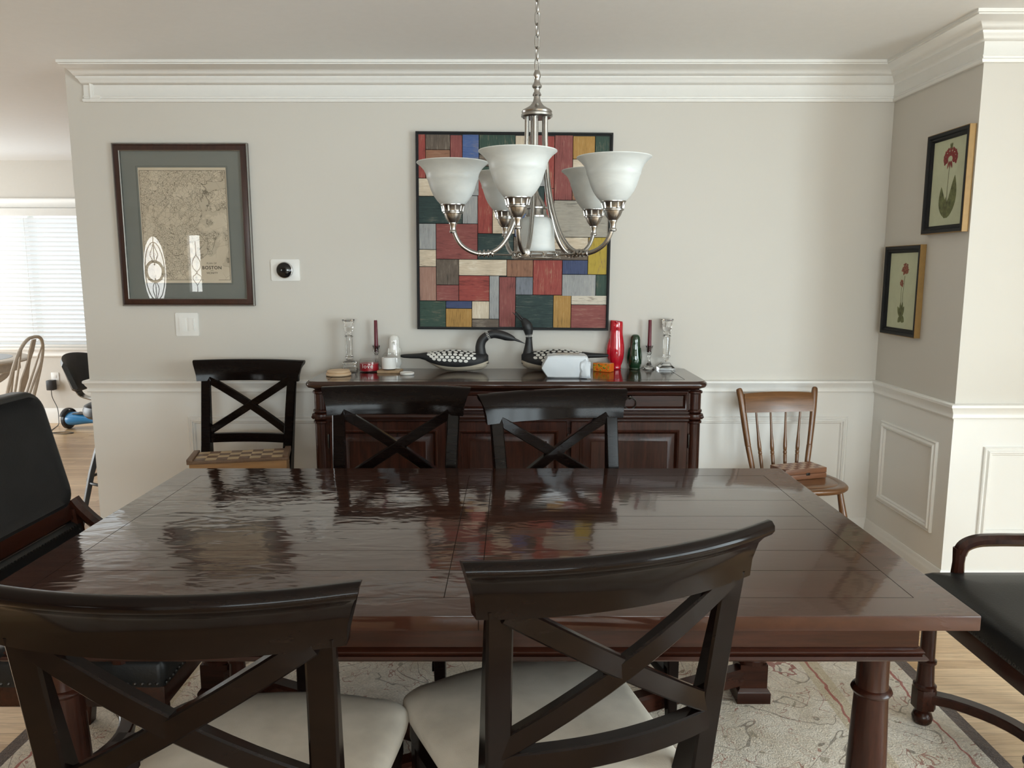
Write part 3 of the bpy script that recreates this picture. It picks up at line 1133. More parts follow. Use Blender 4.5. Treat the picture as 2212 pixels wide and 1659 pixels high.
ch0 = make_cross_chair('dark cross-back chair with cream seat, at the table\'s near edge, its crest rail level')
ch0.location = (-0.478, 1.315, RZ)
ch0.rotation_euler.z = R(-0.5)
f = (-0.348, 0.9375)
copy_tree(ch0, (0.182 + 0.305 * f[0], 1.174 + 0.305 * f[1], RZ), R(20.4), 'dark cross-back chair angled at the table\'s near edge, crest rail rising toward the wall corner')
copy_tree(ch0, (-0.442 + 0.01, 2.79 - 0.31, RZ), R(180 - 1.5), 'dark cross-back chair tucked under the table, in front of the black and white bent-neck loon')
fx2, fy2 = 0.248, -0.969
copy_tree(ch0, (0.147 + 0.31 * fx2, 2.685 + 0.31 * fy2, RZ), R(180 + 14.4), 'dark cross-back chair tucked askew under the table, below the wrapped package')
copy_tree(ch0, (-1.292, 3.75 - 0.31, 0), R(180 - 1), 'dark cross-back chair against the wall below the light switch, holding a chess box')

# ------------------------------------------------------------------ leather armchairs
def make_armchair(label):
    c = thing('leather_armchair', label, 'armchair', group='leather armchairs at the table ends')
    hw, yf, yb = 0.285, 0.25, -0.22
    # leather seat
    mb = MB()
    secs = []
    for z, g in ((0.425, -0.002), (0.44, 0.0), (0.478, 0.0), (0.490, -0.006), (0.499, -0.02), (0.505, -0.06), (0.508, -0.12)):
        secs.append([(x, y, z) for x, y in rrect(-hw - g, hw + g, yb - g, yf + g, max(0.012, 0.02 + g), 4)])
    mb.loft(secs)
    mb.build('seat', M['leather'], c)
    mb = MB()
    k = 0
    for x in [(-hw + 0.012) + (2 * hw - 0.024) * i / 30 for i in range(31)]:
        mb.lathe([(0, 0.004), (0.004, 0.0025), (0.006, 0)], x, yf - 0.001, 0.434, 8, M=Matrix.Rotation(R(-90), 4, 'X'))
    for s in (-1, 1):
        for y in [yb + 0.02 + (yf - yb - 0.04) * i / 24 for i in range(25)]:
            mb.lathe([(0, 0.004), (0.004, 0.0025), (0.006, 0)], s * (hw - 0.001), y, 0.434, 8, M=Matrix.Rotation(R(90 * s), 4, 'Y'))
    mb.build('nailhead_trim', M['brass_dark'], c)
    mb = MB()
    mb.box(-hw + 0.004, hw - 0.004, yb, yf - 0.004, 0.372, 0.426, bev=0.004)
    mb.build('seat_frame', M['mahogany'], c)
    # legs: front turned on blocks with ball feet, rear square and splayed
    for s in (-1, 1):
        mb = MB()
        mb.lathe([(0, 0.385), (0.021, 0.385), (0.021, 0.36), (0.0225, 0.235), (0.023, 0.222), (0.029, 0.218), (0.029, 0.210), (0.0235, 0.206), (0.026, 0.15), (0.028, 0.140), (0.034, 0.135), (0.034, 0.126), (0.026, 0.122), (0, 0.122)], s * 0.255, 0.222, n=24)
        lg = mb.build('leg', M['mahogany_v'], c)
        mb = MB()
        mb.prism([(s * 0.255 + px, 0.222 + py) for px, py in ((-0.03, -0.018), (-0.018, -0.03), (0.018, -0.03), (0.03, -0.018), (0.03, 0.018), (0.018, 0.03), (-0.018, 0.03), (-0.03, 0.018))], 0.056, 0.124, 'XY', bev=0.003)
        mb.build('block', M['mahogany'], lg)
        mb = MB()
        mb.lathe([(0, 0.058), (0.016, 0.056), (0.017, 0.048), (0.026, 0.040), (0.031, 0.026), (0.028, 0.012), (0.018, 0.0), (0, 0)], s * 0.255, 0.222, n=24)
        mb.build('ball_foot', M['mahogany'], lg)
    for s in (-1, 1):
        mb = MB()
        mb.bar([(s * 0.255, -0.265, 0.0), (s * 0.255, -0.245, 0.15), (s * 0.255, -0.235, 0.35), (s * 0.258, -0.24, 0.5), (s * 0.262, -0.262, 0.70)], [0.040, 0.038, 0.042, 0.042, 0.036], [0.036, 0.038, 0.045, 0.045, 0.036], (1, 0, 0), bev=0.004)
        mb.build('leg', M['mahogany_v'], c)
    # double-curved stretcher
    mb = MB()
    for e in (1, -1):
        pts = []
        for i in range(17):
            t = -1 + i / 8
            pts.append((t * 0.25, e * (0.215 - 0.185 * (1 - t * t) ** 0.8), 0.096))
        mb.bar(pts, 0.042, 0.032, lambda i: (0, 1, 0) if 4 < i < 12 else (0.6 if (i <= 4) == (e > 0) else -0.6, 0.8, 0), bev=0.004)
    mb.bar([(0, -0.04, 0.096), (0, 0.04, 0.096)], 0.05, 0.032, (1, 0, 0), bev=0.003)
    mb.build('stretcher', M['mahogany'], c)
    # back: upholstered panel, wooden rail, leather band with nailheads

    def bk(z):
        return -0.225 - 0.235 * max(0, z - 0.5)
    mb = MB()
    out = rrect(-0.278, 0.278, 0.712, 1.062, 0.055, 6)
    secs = []
    for d, g in ((0.016, -0.03), (0.024, -0.014), (0.02, -0.004), (0.010, 0.0), (-0.025, 0.0), (-0.036, -0.006), (-0.04, -0.02)):
        sec = []
        for x, z in out:
            xx = x * (1 + g / 0.278)
            zz = 0.887 + (z - 0.887) * (1 + g / 0.175) + 0.012 * (1 - (x / 0.278) ** 2) * (1 if z > 0.887 else 0)
            sec.append((xx, bk(zz) + d, zz))
        secs.append(sec)
    mb.loft(secs)
    mb.build('backrest', M['leather'], c)
    mb = MB()
    mb.bar([(x, bk(0.69) - 0.006, 0.69) for x in (-0.275, 0, 0.275)], 0.052, 0.05, (0, -0.2, 1), bev=0.005)
    mb.build('back_rail', M['mahogany'], c)
    mb = MB()
    mb.bar([(x, bk(0.61) + 0.004, 0.612) for x in (-0.262, 0, 0.262)], 0.105, 0.036, (0, -0.22, 1), bev=0.012)
    mb.build('back_band', M['leather'], c)
    mb = MB()
    for i in range(38):
        x = -0.25 + 0.5 * i / 37
        mb.lathe([(0, 0.004), (0.004, 0.0025), (0.006, 0)], x, bk(0.652) + 0.021, 0.652, 8, M=Matrix.Rotation(R(-90), 4, 'X'))
    for s in (-1, 1):
        for z in (0.638, 0.622, 0.606):
            mb.lathe([(0, 0.004), (0.004, 0.0025), (0.006, 0)], s * 0.25, bk(z) + 0.021, z, 8, M=Matrix.Rotation(R(-90), 4, 'X'))
    mb.build('back_nailheads', M['brass_dark'], c)
    for s in (-1, 1):
        mb = MB()
        path = smooth_path([(s * 0.272, -0.262, 0.725), (s * 0.272, -0.235, 0.69), (s * 0.272, -0.18, 0.640), (s * 0.272, -0.10, 0.605), (s * 0.272, 0.02, 0.602), (s * 0.272, 0.085, 0.599), (s * 0.272, 0.125, 0.583), (s * 0.272, 0.138, 0.557)], 5)
        mb.bar(path, 0.040, 0.036, (1, 0, 0), bev=0.011)
        a = mb.build('armrest', M['mahogany'], c)
        mb = MB()
        mb.bar([(s * 0.272, 0.140, 0.485), (s * 0.272, 0.139, 0.53), (s * 0.272, 0.138, 0.575)], [0.032, 0.030, 0.034], [0.034, 0.030, 0.034], (1, 0, 0), bev=0.007)
        mb.build('arm_post', M['mahogany_v'], a)
    return c


ac = make_armchair('black leather armchair tucked under the table in front of the bright breakfast room')
ac.location = (-1.085, 2.015, RZ)
ac.rotation_euler.z = R(-90)
copy_tree(ac, (1.525, 2.015, RZ - 0.006), R(90), 'black leather armchair pulled back from the table beside the white panelled wall')

# ------------------------------------------------------------------ sideboard
SX0, SX1, SY0, SZ = -0.935, 0.885, 3.415, 0.938
sb = thing('sideboard', 'dark mahogany sideboard against the wall with drawers over panelled doors', 'sideboard', (0, 0, 0))
bx0, bx1, by0, by1 = SX0 + 0.04, SX1 - 0.03, SY0 + 0.042, W - 0.028
mb = MB()


def clipped(x0, x1, y0, y1, c):
    return [(x0 + c, y0), (x0 + 0.3 * c, y0 + 0.3 * c), (x0, y0 + c), (x0, y1), (x1, y1), (x1, y0 + c), (x1 - 0.3 * c, y0 + 0.3 * c), (x1 - c, y0)]


secs = []
for z, g in ((0.895, -0.030), (0.899, -0.026), (0.903, -0.018), (0.907, -0.010), (0.910, -0.004), (0.916, 0.0), (0.925, 0.0), (0.931, -0.003), (0.934, -0.008), (0.938, -0.010)):
    secs.append([(x, y, z) for x, y in clipped(SX0 - g, SX1 + g, SY0 - g, W - 0.027, 0.045)])
mb.loft(secs)
M['sidetop'] = wood('sideboard_polished_top', (0.018, 0.0065, 0.004), (0.045, 0.015, 0.009), 'X', 0.13, 0.3, bumpk=0.015)
top = mb.build('top', M['sidetop'], sb)
mb = MB()
for a, d in (((-0.72 - 0.12, SY0 + 0.075), (-0.72 - 0.12, W - 0.1)), ((0.79, SY0 + 0.075), (0.79, W - 0.1)), ((-0.84, SY0 + 0.075), (0.79, SY0 + 0.075))):
    x0, x1 = sorted((a[0], d[0]))
    yy0, yy1 = sorted((a[1], d[1]))
    mb.box(x0 - 0.001, x1 + 0.001, yy0 - 0.001, yy1 + 0.001, SZ - 0.001, SZ + 0.0004)
mb.build('inlay_line', M['black_paint'], top)
mb = MB()
mb.box(bx0, bx1, by0, by1, 0.10, 0.896)
mb.box(bx0 - 0.004, bx1 + 0.004, by0 - 0.004, by1, 0.0, 0.11, bev=0.006)
mb.build('body', M['sidewood'], sb)
mb = MB()
mp_ = [(0.0, 0.760), (-0.010, 0.762), (-0.016, 0.770), (-0.016, 0.776), (-0.010, 0.784), (0.0, 0.786)]
mb.sweep([(bx0, by1), (bx0, by0), (bx1, by0), (bx1, by1)], [(-o, z) for o, z in mp_], lambda a, b_, z: (a, b_, z))
mb.build('waist_moulding', M['sidewood'], sb)
for sx in (bx0 + 0.022, bx1 - 0.022):
    mb = MB()
    for z0, z1 in ((0.11, 0.755), (0.79, 0.893)):
        mb.lathe([(0.030, z0), (0.036, z0 + 0.004), (0.036, z0 + 0.012), (0.030, z0 + 0.016), (0.030, z1 - 0.016), (0.036, z1 - 0.012), (0.036, z1 - 0.004), (0.030, z1)], sx, by0 + 0.02, n=28)
    mb.lathe([(0.030, 0.755), (0.042, 0.763), (0.044, 0.773), (0.042, 0.783), (0.030, 0.79)], sx, by0 + 0.02, n=28)
    mb.build('corner_column', M['sidewood_v'], sb)


def raised_panel(mb, x0, x1, z0, z1, y, fw=0.05, raised=True):
    """door or drawer front with moulded recess, facing -Y"""
    def mp(a, z, d):
        return (a, y - d, z)
    # frame
    mb.sweep([(x0, z0), (x0, z1), (x1, z1), (x1, z0)],
             [(0, 0), (0, 0.014), (0.003, 0.018), (fw - 0.010, 0.018), (fw - 0.006, 0.022), (fw, 0.020), (fw + 0.006, 0.010), (fw + 0.010, 0.006), (fw + 0.010, 0)], mp, closed=True)
    i = fw + 0.008
    if raised:
        mb.sweep([(x0 + i, z0 + i), (x0 + i, z1 - i), (x1 - i, z1 - i), (x1 - i, z0 + i)],
                 [(0, 0), (0, 0.005), (0.012, 0.006), (0.034, 0.016), (0.036, 0.018), (0.037, 0.018), (0.037, 0)], mp, closed=True)
        j = i + 0.036
        mb.box(x0 + j, x1 - j, y - 0.018, y, z0 + j, z1 - j)
    else:
        mb.box(x0 + i, x1 - i, y - 0.008, y, z0 + i, z1 - i)


cols = [(-0.832, -0.302), (-0.284, 0.250), (0.268, 0.800)]
for x0, x1 in cols:
    mb = MB()
    raised_panel(mb, x0, x1, 0.797, 0.893, by0, 0.016, False)
    dr = mb.build('drawer', M['sidewood'], sb)
    mb = MB()
    xc = (x0 + x1) / 2
    mb.lathe([(0, 0.016), (0.006, 0.014), (0.009, 0.008), (0.011, 0.0)], xc, by0 - 0.007, 0.864, 14, M=Matrix.Rotation(R(90), 4, 'X'))
    mb.tube([(xc + 0.027 * math.sin(a), by0 - 0.020 - 0.004 * math.cos(a), 0.837 + 0.027 * math.cos(a)) for a in [2 * PI * k / 28 for k in range(28)]], 0.0032, 8, closed=True)
    mb.build('ring_pull', M['dark_metal'], dr)
for i, (x0, x1) in enumerate(cols):
    mb = MB()
    raised_panel(mb, x0, x1, 0.13, 0.752, by0, 0.048, True)
    d = mb.build('door', M['sidewood_v'], sb)
    xh = x1 + 0.006 if i else x0 - 0.006
    for zc in (0.66, 0.22):
        mb = MB()
        mb.lathe([(0, 0.034), (0.003, 0.032), (0.0045, 0.027), (0.0045, -0.027), (0.003, -0.032), (0, -0.034)], xh, by0 - 0.012, zc, 10)
        mb.build('hinge', M['dark_metal'], d)

# ------------------------------------------------------------------ wall art of painted wood blocks
art = thing('wooden_wall_art', 'square wall art of weathered multicoloured wood blocks in a thin black frame', 'wall art', (0.008, W - 0.004, 1.6165), rot=(0, R(0.45), 0))
AH = 0.481
mb = MB()
mb.sweep([(-AH, -AH), (-AH, AH), (AH, AH), (AH, -AH)], [(0, 0), (0, 0.036), (0.009, 0.036), (0.009, 0.024), (0.02, 0.022), (0.02, 0)], lambda a, z, d: (a, -d, z), closed=True)
mb.build('frame', M['black_paint'], art)
mb = MB()
mb.box(-AH + 0.005, AH - 0.005, -0.016, -0.001, -AH + 0.005, AH - 0.005)
mb.build('backing_board', M['black_paint'], art)


def block_mat(name, base, worn, horiz, amt=0.5):
    m, nt, b = new_mat(name)
    setc(b, base, 0.6, 0, 0.3)
    s = (8, 8, 110) if horiz else (110, 8, 8)
    v = coords(nt, s)
    g = noise(nt, v, 1.3, 5, 0.65, 1.4)
    big = noise(nt, coords(nt), 9, 3)
    f = math_n(nt, 'ADD', math_n(nt, 'MULTIPLY', g, 0.65), math_n(nt, 'MULTIPLY', big, 0.35))
    dk = tuple(c * 0.55 for c in base)
    nt.links.new(ramp(nt, f, [(0.36, dk), (0.45, base), (0.54, tuple(c * 1.1 for c in base)), (0.64, worn)]), b.inputs['Base Color'])
    bump(nt, b, g, 0.35, 0.002)
    return m


PAL = {'R': ((0.27, 0.052, 0.043), (0.36, 0.20, 0.13)), 'M': ((0.215, 0.062, 0.056), (0.30, 0.15, 0.115)), 'G': ((0.030, 0.060, 0.045), (0.16, 0.14, 0.095)),
       'T': ((0.022, 0.042, 0.040), (0.15, 0.15, 0.12)), 'B': ((0.060, 0.105, 0.26), (0.24, 0.21, 0.17)), 'N': ((0.045, 0.062, 0.135), (0.13, 0.13, 0.14)),
       'Y': ((0.40, 0.29, 0.04), (0.24, 0.15, 0.07)), 'O': ((0.36, 0.20, 0.055), (0.46, 0.30, 0.12)), 'W': ((0.54, 0.45, 0.34), (0.72, 0.66, 0.55)),
       'C': ((0.56, 0.51, 0.43), (0.19, 0.15, 0.115)), 'S': ((0.29, 0.295, 0.295), (0.40, 0.39, 0.365)), 'D': ((0.115, 0.088, 0.068), (0.30, 0.25, 0.20)),
       'K': ((0.24, 0.118, 0.072), (0.34, 0.20, 0.125)), 'P': ((0.30, 0.17, 0.13), (0.37, 0.24, 0.185)), 'L': ((0.32, 0.295, 0.25), (0.42, 0.38, 0.32)),
       'U': ((0.17, 0.185, 0.215), (0.29, 0.26, 0.23))}
bm_cache = {}
# (x0, y0, x1, y1, colour, horizontal grain) in hundredths of the picture from its top left corner
BL = [(0, 0, 3.8, 22.3, 'R', 0), (3.8, 0, 16.6, 7.8, 'D', 0), (3.8, 7.8, 16.6, 19, 'K', 1), (16.6, 0, 23, 16, 'M', 0), (23, 0, 31.6, 14.5, 'B', 1),
      (31.6, 0, 50.5, 10, 'G', 0), (50.5, 0, 58, 16, 'W', 0), (58, 0, 66, 10, 'M', 0), (66, 0, 71, 27, 'R', 0), (71, 0, 80.5, 33, 'M', 0), (80.5, 0, 92, 12, 'O', 0), (92, 0, 100, 13, 'G', 0),
      (80.5, 12, 92, 20, 'W', 1), (92, 13, 100, 33, 'M', 0), (80.5, 20, 92, 33, 'K', 1), (31.6, 10, 44, 16, 'D', 1), (44, 10, 50.5, 22, 'T', 0), (58, 10, 66, 26, 'S', 0), (50.5, 16, 58, 26, 'K', 0),
      (3.8, 19, 16.6, 22.3, 'K', 1), (16.6, 16, 31.6, 31, 'S', 0), (31.6, 16, 44, 22, 'G', 1),
      (0, 22.3, 16.6, 31.5, 'W', 1), (0, 31.5, 23, 45.5, 'T', 1), (23, 31, 31, 45.5, 'S', 0), (31, 22, 38.8, 50.5, 'R', 0), (38.8, 22, 50.5, 36.5, 'M', 0), (38.8, 36.5, 50.5, 50.5, 'W', 1),
      (50.5, 26, 60, 40, 'D', 1), (60, 26, 66, 52, 'T', 0), (66, 27, 71, 52, 'R', 0), (50.5, 40, 60, 52, 'B', 0), (71, 33, 100, 52, 'L', 1), (71, 52, 89.5, 58.5, 'W', 1), (89.5, 52, 100, 71.5, 'Y', 0), (71, 58.5, 89.5, 64, 'D', 1), (76, 64, 89.5, 71.5, 'N', 0),
      (0, 45.5, 9, 59, 'S', 0), (9, 45.5, 31, 64, 'M', 1), (31, 50.5, 50, 64, 'T', 1), (50, 52, 71, 64, 'D', 1), (71, 64, 76, 71.5, 'D', 0), (0, 59, 9, 68, 'W', 1), (0, 68, 9, 86, 'P', 0), (9, 64, 21, 77.5, 'D', 0), (9, 77.5, 21, 86, 'M', 1),
      (21, 64, 46.5, 72.5, 'W', 1), (46.5, 64, 60.5, 73, 'K', 0), (60.5, 64, 76, 82.5, 'R', 0), (21, 72.5, 37.3, 86, 'R', 1), (37.3, 72.5, 42.5, 95.5, 'S', 0), (42.5, 73, 51.3, 100, 'M', 0), (51.3, 73, 60.5, 82.5, 'U', 0),
      (76, 71.5, 94, 83, 'S', 0), (94, 71.5, 100, 83, 'G', 0), (0, 86, 14, 100, 'G', 1), (14, 86, 28, 90, 'N', 1), (14, 90, 28, 100, 'O', 0), (28, 86, 37.3, 95.5, 'W', 0), (28, 95.5, 42.5, 100, 'D', 1),
      (51.3, 82.5, 71.5, 100, 'T', 1), (71.5, 82.5, 81, 100, 'O', 0), (81, 82.5, 100, 87.5, 'C', 1), (81, 87.5, 100, 100, 'M', 1)]
IH = AH - 0.011
for bi, (x0, y0, x1, y1, cc, hz) in enumerate(BL):
    key = (cc, hz)
    if key not in bm_cache:
        bm_cache[key] = block_mat('painted_block_%s_%d' % (cc, hz), *PAL[cc], hz)
    mb = MB()
    gx = 0.0013
    a0, a1 = -IH + 2 * IH * x0 / 100 + gx, -IH + 2 * IH * x1 / 100 - gx
    c0, c1 = IH - 2 * IH * y1 / 100 + gx, IH - 2 * IH * y0 / 100 - gx
    dz = 0.0225 + 0.004 * random.random()
    mb.box(a0, a1, -dz, -0.014, c0, c1, bev=0.0012, seg=1)
    mb.build('wood_block', bm_cache[key], art)

# ------------------------------------------------------------------ framed map, thermostat, switch
fm = thing('framed_map', 'old city map in a dark wood frame with wide grey mat on the wall', 'framed map', (-1.628, W - 0.002, 1.652))
FW, FH = 0.332, 0.3965
mb = MB()
mb.sweep([(-FW, -FH), (-FW, FH), (FW, FH), (FW, -FH)],
         [(0, 0), (0, 0.020), (0.003, 0.023), (0.007, 0.022), (0.010, 0.018), (0.016, 0.020), (0.030, 0.024), (0.034, 0.024), (0.037, 0.018), (0.037, 0.008), (0.037, 0)], lambda a, z, d: (a, -d, z), closed=True)
M['frame_wood'] = wood('burl_frame_wood', (0.018, 0.007, 0.005), (0.055, 0.018, 0.012), 'Z', 0.3, 0.3)
mb.build('frame', M['frame_wood'], fm)
mb = MB()
mb.sweep([(-FW, -FH), (-FW, FH), (FW, FH), (FW, -FH)], [(-0.0006, 0.012), (-0.0006, 0.0205), (0.003, 0.0238), (0.0055, 0.0232), (0.003, 0.0225), (0.0, 0.0195)], lambda a, z, d: (a, -d, z), closed=True)
mb.sweep([(-FW + 0.034, -FH + 0.034), (-FW + 0.034, FH - 0.034), (FW - 0.034, FH - 0.034), (FW - 0.034, -FH + 0.034)], [(0, 0.02), (0, 0.0248), (0.0035, 0.0225), (0.0035, 0.012)], lambda a, z, d: (a, -d, z), closed=True)
mb.build('silver_edge', plain('pewter_edge', (0.22, 0.21, 0.19), 0.35, 0.7), fm)
mb = MB()
MW, MH = 0.219, 0.283
mb.sweep([(-FW + 0.03, -FH + 0.03), (-FW + 0.03, FH - 0.03), (FW - 0.03, FH - 0.03), (FW - 0.03, -FH + 0.03)],
         [(0, 0.004), (0, 0.010), (FW - 0.03 - MW, 0.010), (FW - 0.03 - MW + 0.0015, 0.008), (FW - 0.03 - MW + 0.0015, 0.004)], lambda a, z, d: (a, -d, z), closed=True)
mb.build('mat_board', plain('grey_mat_board', (0.19, 0.19, 0.178), 0.85, var=0.02), fm)
mb = MB()
mb.sweep([(-MW - 0.006, -MH - 0.006), (-MW - 0.006, MH + 0.006), (MW + 0.006, MH + 0.006), (MW + 0.006, -MH - 0.006)], [(0, 0.009), (0, 0.0105), (0.0015, 0.0105), (0.0015, 0.009)], lambda a, z, d: (a, -d, z), closed=True)
mb.build('mat_groove', plain('dark_mat_line', (0.08, 0.078, 0.068), 0.8), fm)
mb = MB()
mb.box(-FW + 0.05, FW - 0.05, -0.0062, -0.004, -MH - 0.01, MH + 0.01)
mp_o = mb.build('map_sheet', map_mat('engraved_map', 2 * MW, 2 * MH), fm)
M['ink'] = plain('brown_black_ink', (0.045, 0.033, 0.025), 0.8)
RX = Matrix.Rotation(R(90), 4, 'X')
for body, sz, zz, bo in (('PLAN OF', 0.0115, -0.185, 0.0), ('BOSTON', 0.0225, -0.207, 0.0005), ('AND', 0.007, -0.221, 0.0), ('VICINITY', 0.0125, -0.233, 0.0002)):
    text_mesh('lettering', body, sz, M['ink'], mp_o, Matrix.Translation((0.122, -0.0064, zz)) @ RX, bo, 1.12, 0.0001)
mb = MB()
mb.box(-FW + 0.034, FW - 0.034, -0.0135, -0.0115, -FH + 0.034, FH - 0.034)
mb.build('glazing', M['pane'], fm)

th = thing('thermostat', 'round black dome thermostat on a white rectangular plate', 'thermostat', (-1.139, W, 1.4335))
mb = MB()
mb.prism(rrect(-0.072, 0.072, -0.0535, 0.0535, 0.007), -0.006, 0.0, 'XZ', bev=0.002)
mb.build('wall_plate', M['white'], th)
mb = MB()
RXm = Matrix.Rotation(R(90), 4, 'X')
mb.lathe([(0.036, 0.004), (0.0405, 0.006), (0.0415, 0.012), (0.041, 0.022), (0.039, 0.026), (0.036, 0.027), (0.034, 0.02)], 0.0, 0, 0, 48, M=RXm, cap=False)
mb.build('ring', plain('polished_steel', (0.6, 0.6, 0.6), 0.15, 1.0), th)
mb = MB()
mb.lathe([(0.038, 0.010), (0.0375, 0.027), (0.034, 0.031), (0.025, 0.035), (0.012, 0.037), (0, 0.0375)], 0, 0, 0, 48, M=RXm)
mb.build('display', plain('glossy_black_display', (0.004, 0.004, 0.005), 0.03, spec=0.6, var=0), th)

sw = thing('light_switch', 'white double rocker light switch plate below the framed map', 'light switch', (-1.649, W, 1.161))
mb = MB()
mb.prism(rrect(-0.058, 0.058, -0.0585, 0.0585, 0.004), -0.006, 0.0, 'XZ', bev=0.003)
mb.build('switch_plate', M['white'], sw)
for sx in (-0.023, 0.023):
    mb = MB()
    mb.prism(rrect(sx - 0.0165, sx + 0.0165, -0.0335, 0.0335, 0.002), -0.0095, -0.005, 'XZ', bev=0.0015)
    if sx > 0:
        mb.prism(rrect(sx + 0.0085, sx + 0.0145, -0.028, 0.028, 0.001), -0.0115, -0.009, 'XZ', bev=0.001)
        mb.box(sx + 0.009, sx + 0.014, -0.0145, -0.009, -0.004, 0.004, bev=0.001)
    mb.build('rocker', M['white'], sw)

# ------------------------------------------------------------------ botanical prints on the return wall


def botanical(name_label, yc, zc, hw_, hh, kind):
    t = thing('botanical_print', name_label, 'picture', (XR - 0.001, yc, zc), rot=(0, 0, R(90)))
    # local: x along the wall toward the back wall is -... (rotated so that local -Y faces the room)
    t.rotation_euler = (0, 0, R(-90))
    mp = lambda a, z, d: (a, -d, z)
    D = 0.026
    mb = MB()
    mb.sweep([(-hw_, -hh), (-hw_, hh), (hw_, hh), (hw_, -hh)], [(0, 0), (0, D), (0.0025, D + 0.001), (0.0025, 0.0)], mp, closed=True)
    mb.build('gilt_edge', M['gilt'], t)
    mb = MB()
    mb.sweep([(-hw_ + 0.002, -hh + 0.002), (-hw_ + 0.002, hh - 0.002), (hw_ - 0.002, hh - 0.002), (hw_ - 0.002, -hh + 0.002)],
             [(0, 0), (0, D), (0.003, D + 0.002), (0.014, D + 0.001), (0.018, D - 0.005), (0.024, D - 0.004), (0.028, D - 0.008), (0.032, D - 0.013), (0.032, 0)], mp, closed=True)
    mb.build('frame', M['black_paint'], t)
    y = -0.0105
    mb = MB()
    mb.box(-hw_ + 0.028, hw_ - 0.028, y, y + 0.003, -hh + 0.028, hh - 0.028)
    sheet = mb.build('print_sheet', M['print_paper'], t)
    L = y - 0.0004

    def leafshape(mb, bx, bz, tx, tz, wdt, k=0.0):
        n = 12
        a = Vector((bx, bz))
        e = Vector((tx, tz))
        d = e - a
        nn = Vector((-d.y, d.x)).normalized()
        lf, rt = [], []
        for i in range(n + 1):
            s = i / n
            ww = wdt * math.sin(PI * s ** 0.8) ** 0.8 if 0 < s < 1 else 0.0004
            c = a + d * s + nn * k * math.sin(PI * s)
            lf.append(c + nn * ww)
            rt.append(c - nn * ww)
        for i in range(n):
            mb.quad([(lf[i].x, L - 0.0003 * (bx + tx), lf[i].y), (lf[i + 1].x, L - 0.0003 * (bx + tx), lf[i + 1].y), (rt[i + 1].x, L - 0.0003 * (bx + tx), rt[i + 1].y), (rt[i].x, L - 0.0003 * (bx + tx), rt[i].y)])

    def stem(mb, pts, wd):
        P = smooth_path([(x, 0, z) for x, z in pts], 6)
        mb.tube([(p.x, L, p.z) for p in P], wd, 5, flat=0.25)

    def umbel(mb, cx, cz, r, n, seed, big):
        rnd = random.Random(seed)
        for i in range(n):
            a = 2 * PI * i / n + rnd.uniform(-0.2, 0.2)
            rr = r * rnd.uniform(0.45, 1.0)
            x, z = cx + rr * math.cos(a), cz + rr * math.sin(a) * 0.85
            for q in range(5):
                b_ = 2 * PI * q / 5 + rnd.random()
                leafshape(mb, x, z, x + big * math.cos(b_), z + big * math.sin(b_), big * 0.33)
    mg, ms, mf = MB(), MB(), MB()
    if kind == 0:
        stem(ms, [(0.004, -0.14), (0.0, -0.03), (0.006, 0.085)], 0.0016)
        leafshape(mg, 0.010, -0.15, 0.052, 0.025, 0.028, -0.012)
        leafshape(mg, 0.0, -0.15, -0.046, -0.015, 0.025, 0.012)
        leafshape(mg, 0.004, -0.15, 0.024, -0.055, 0.019)
        leafshape(mg, -0.010, -0.15, -0.008, -0.06, 0.015)
        md = MB()
        for a in (-0.45, -0.2, 0.05, 0.3):
            leafshape(md, 0.01, 0.135, 0.01 + 0.028 * math.sin(a), 0.135 + 0.028 * math.cos(a), 0.004)
        md.build('bud_picture', M['print_green'], sheet, smooth=False)
        stem(ms, [(-0.010, -0.15), (-0.022, -0.115), (-0.036, -0.108)], 0.001)
        stem(ms, [(-0.010, -0.14), (-0.018, -0.10), (-0.03, -0.08)], 0.001)
        for k in range(9):
            a = R(-25 + 230 * k / 8)
            x0, z0 = 0.006 + 0.016 * math.cos(a), 0.095 + 0.012 * math.sin(a)
            x1, z1 = 0.008 + 0.046 * math.cos(a), 0.10 + 0.036 * math.sin(a)
            leafshape(mf, x0, z0, x1, z1, 0.009)
            for s in (-1, 1):
                leafshape(mf, x1 - 0.005 * math.cos(a), z1 - 0.005 * math.sin(a), x1 + 0.011 * math.cos(a + s * 0.9), z1 + 0.013 * math.sin(a + s * 0.9), 0.0075)
        for s in (-0.018, 0.0, 0.018):
            leafshape(mf, 0.006 + s * 0.4, 0.088, 0.006 + s, 0.055, 0.0055)
    else:
        stem(ms, [(0.004, -0.135), (0.006, -0.02), (0.014, 0.07)], 0.0014)
        stem(ms, [(-0.002, -0.135), (-0.010, -0.04), (-0.010, 0.015)], 0.0012)
        for tx, tz, ww in ((-0.036, -0.075, 0.014), (-0.012, -0.055, 0.012), (0.010, -0.052, 0.012), (0.026, -0.072, 0.013), (-0.026, -0.15, 0.014), (0.033, -0.145, 0.017), (0.0, -0.09, 0.010)):
            leafshape(mg, 0.0, -0.125, tx, tz, ww)
        umbel(mf, 0.017, 0.10, 0.030, 16, 3, 0.010)
        umbel(mf, 0.017, 0.10, 0.012, 6, 5, 0.010)
        umbel(mf, -0.010, 0.035, 0.014, 6, 4, 0.009)
    mg.build('leaf_picture', M['print_green'], sheet, smooth=False)
    ms.build('stem_picture', M['print_stem'], sheet, smooth=False)
    mf.build('flower_picture', M['print_red'] if kind == 0 else M['print_rust'], sheet, smooth=False)
    return t


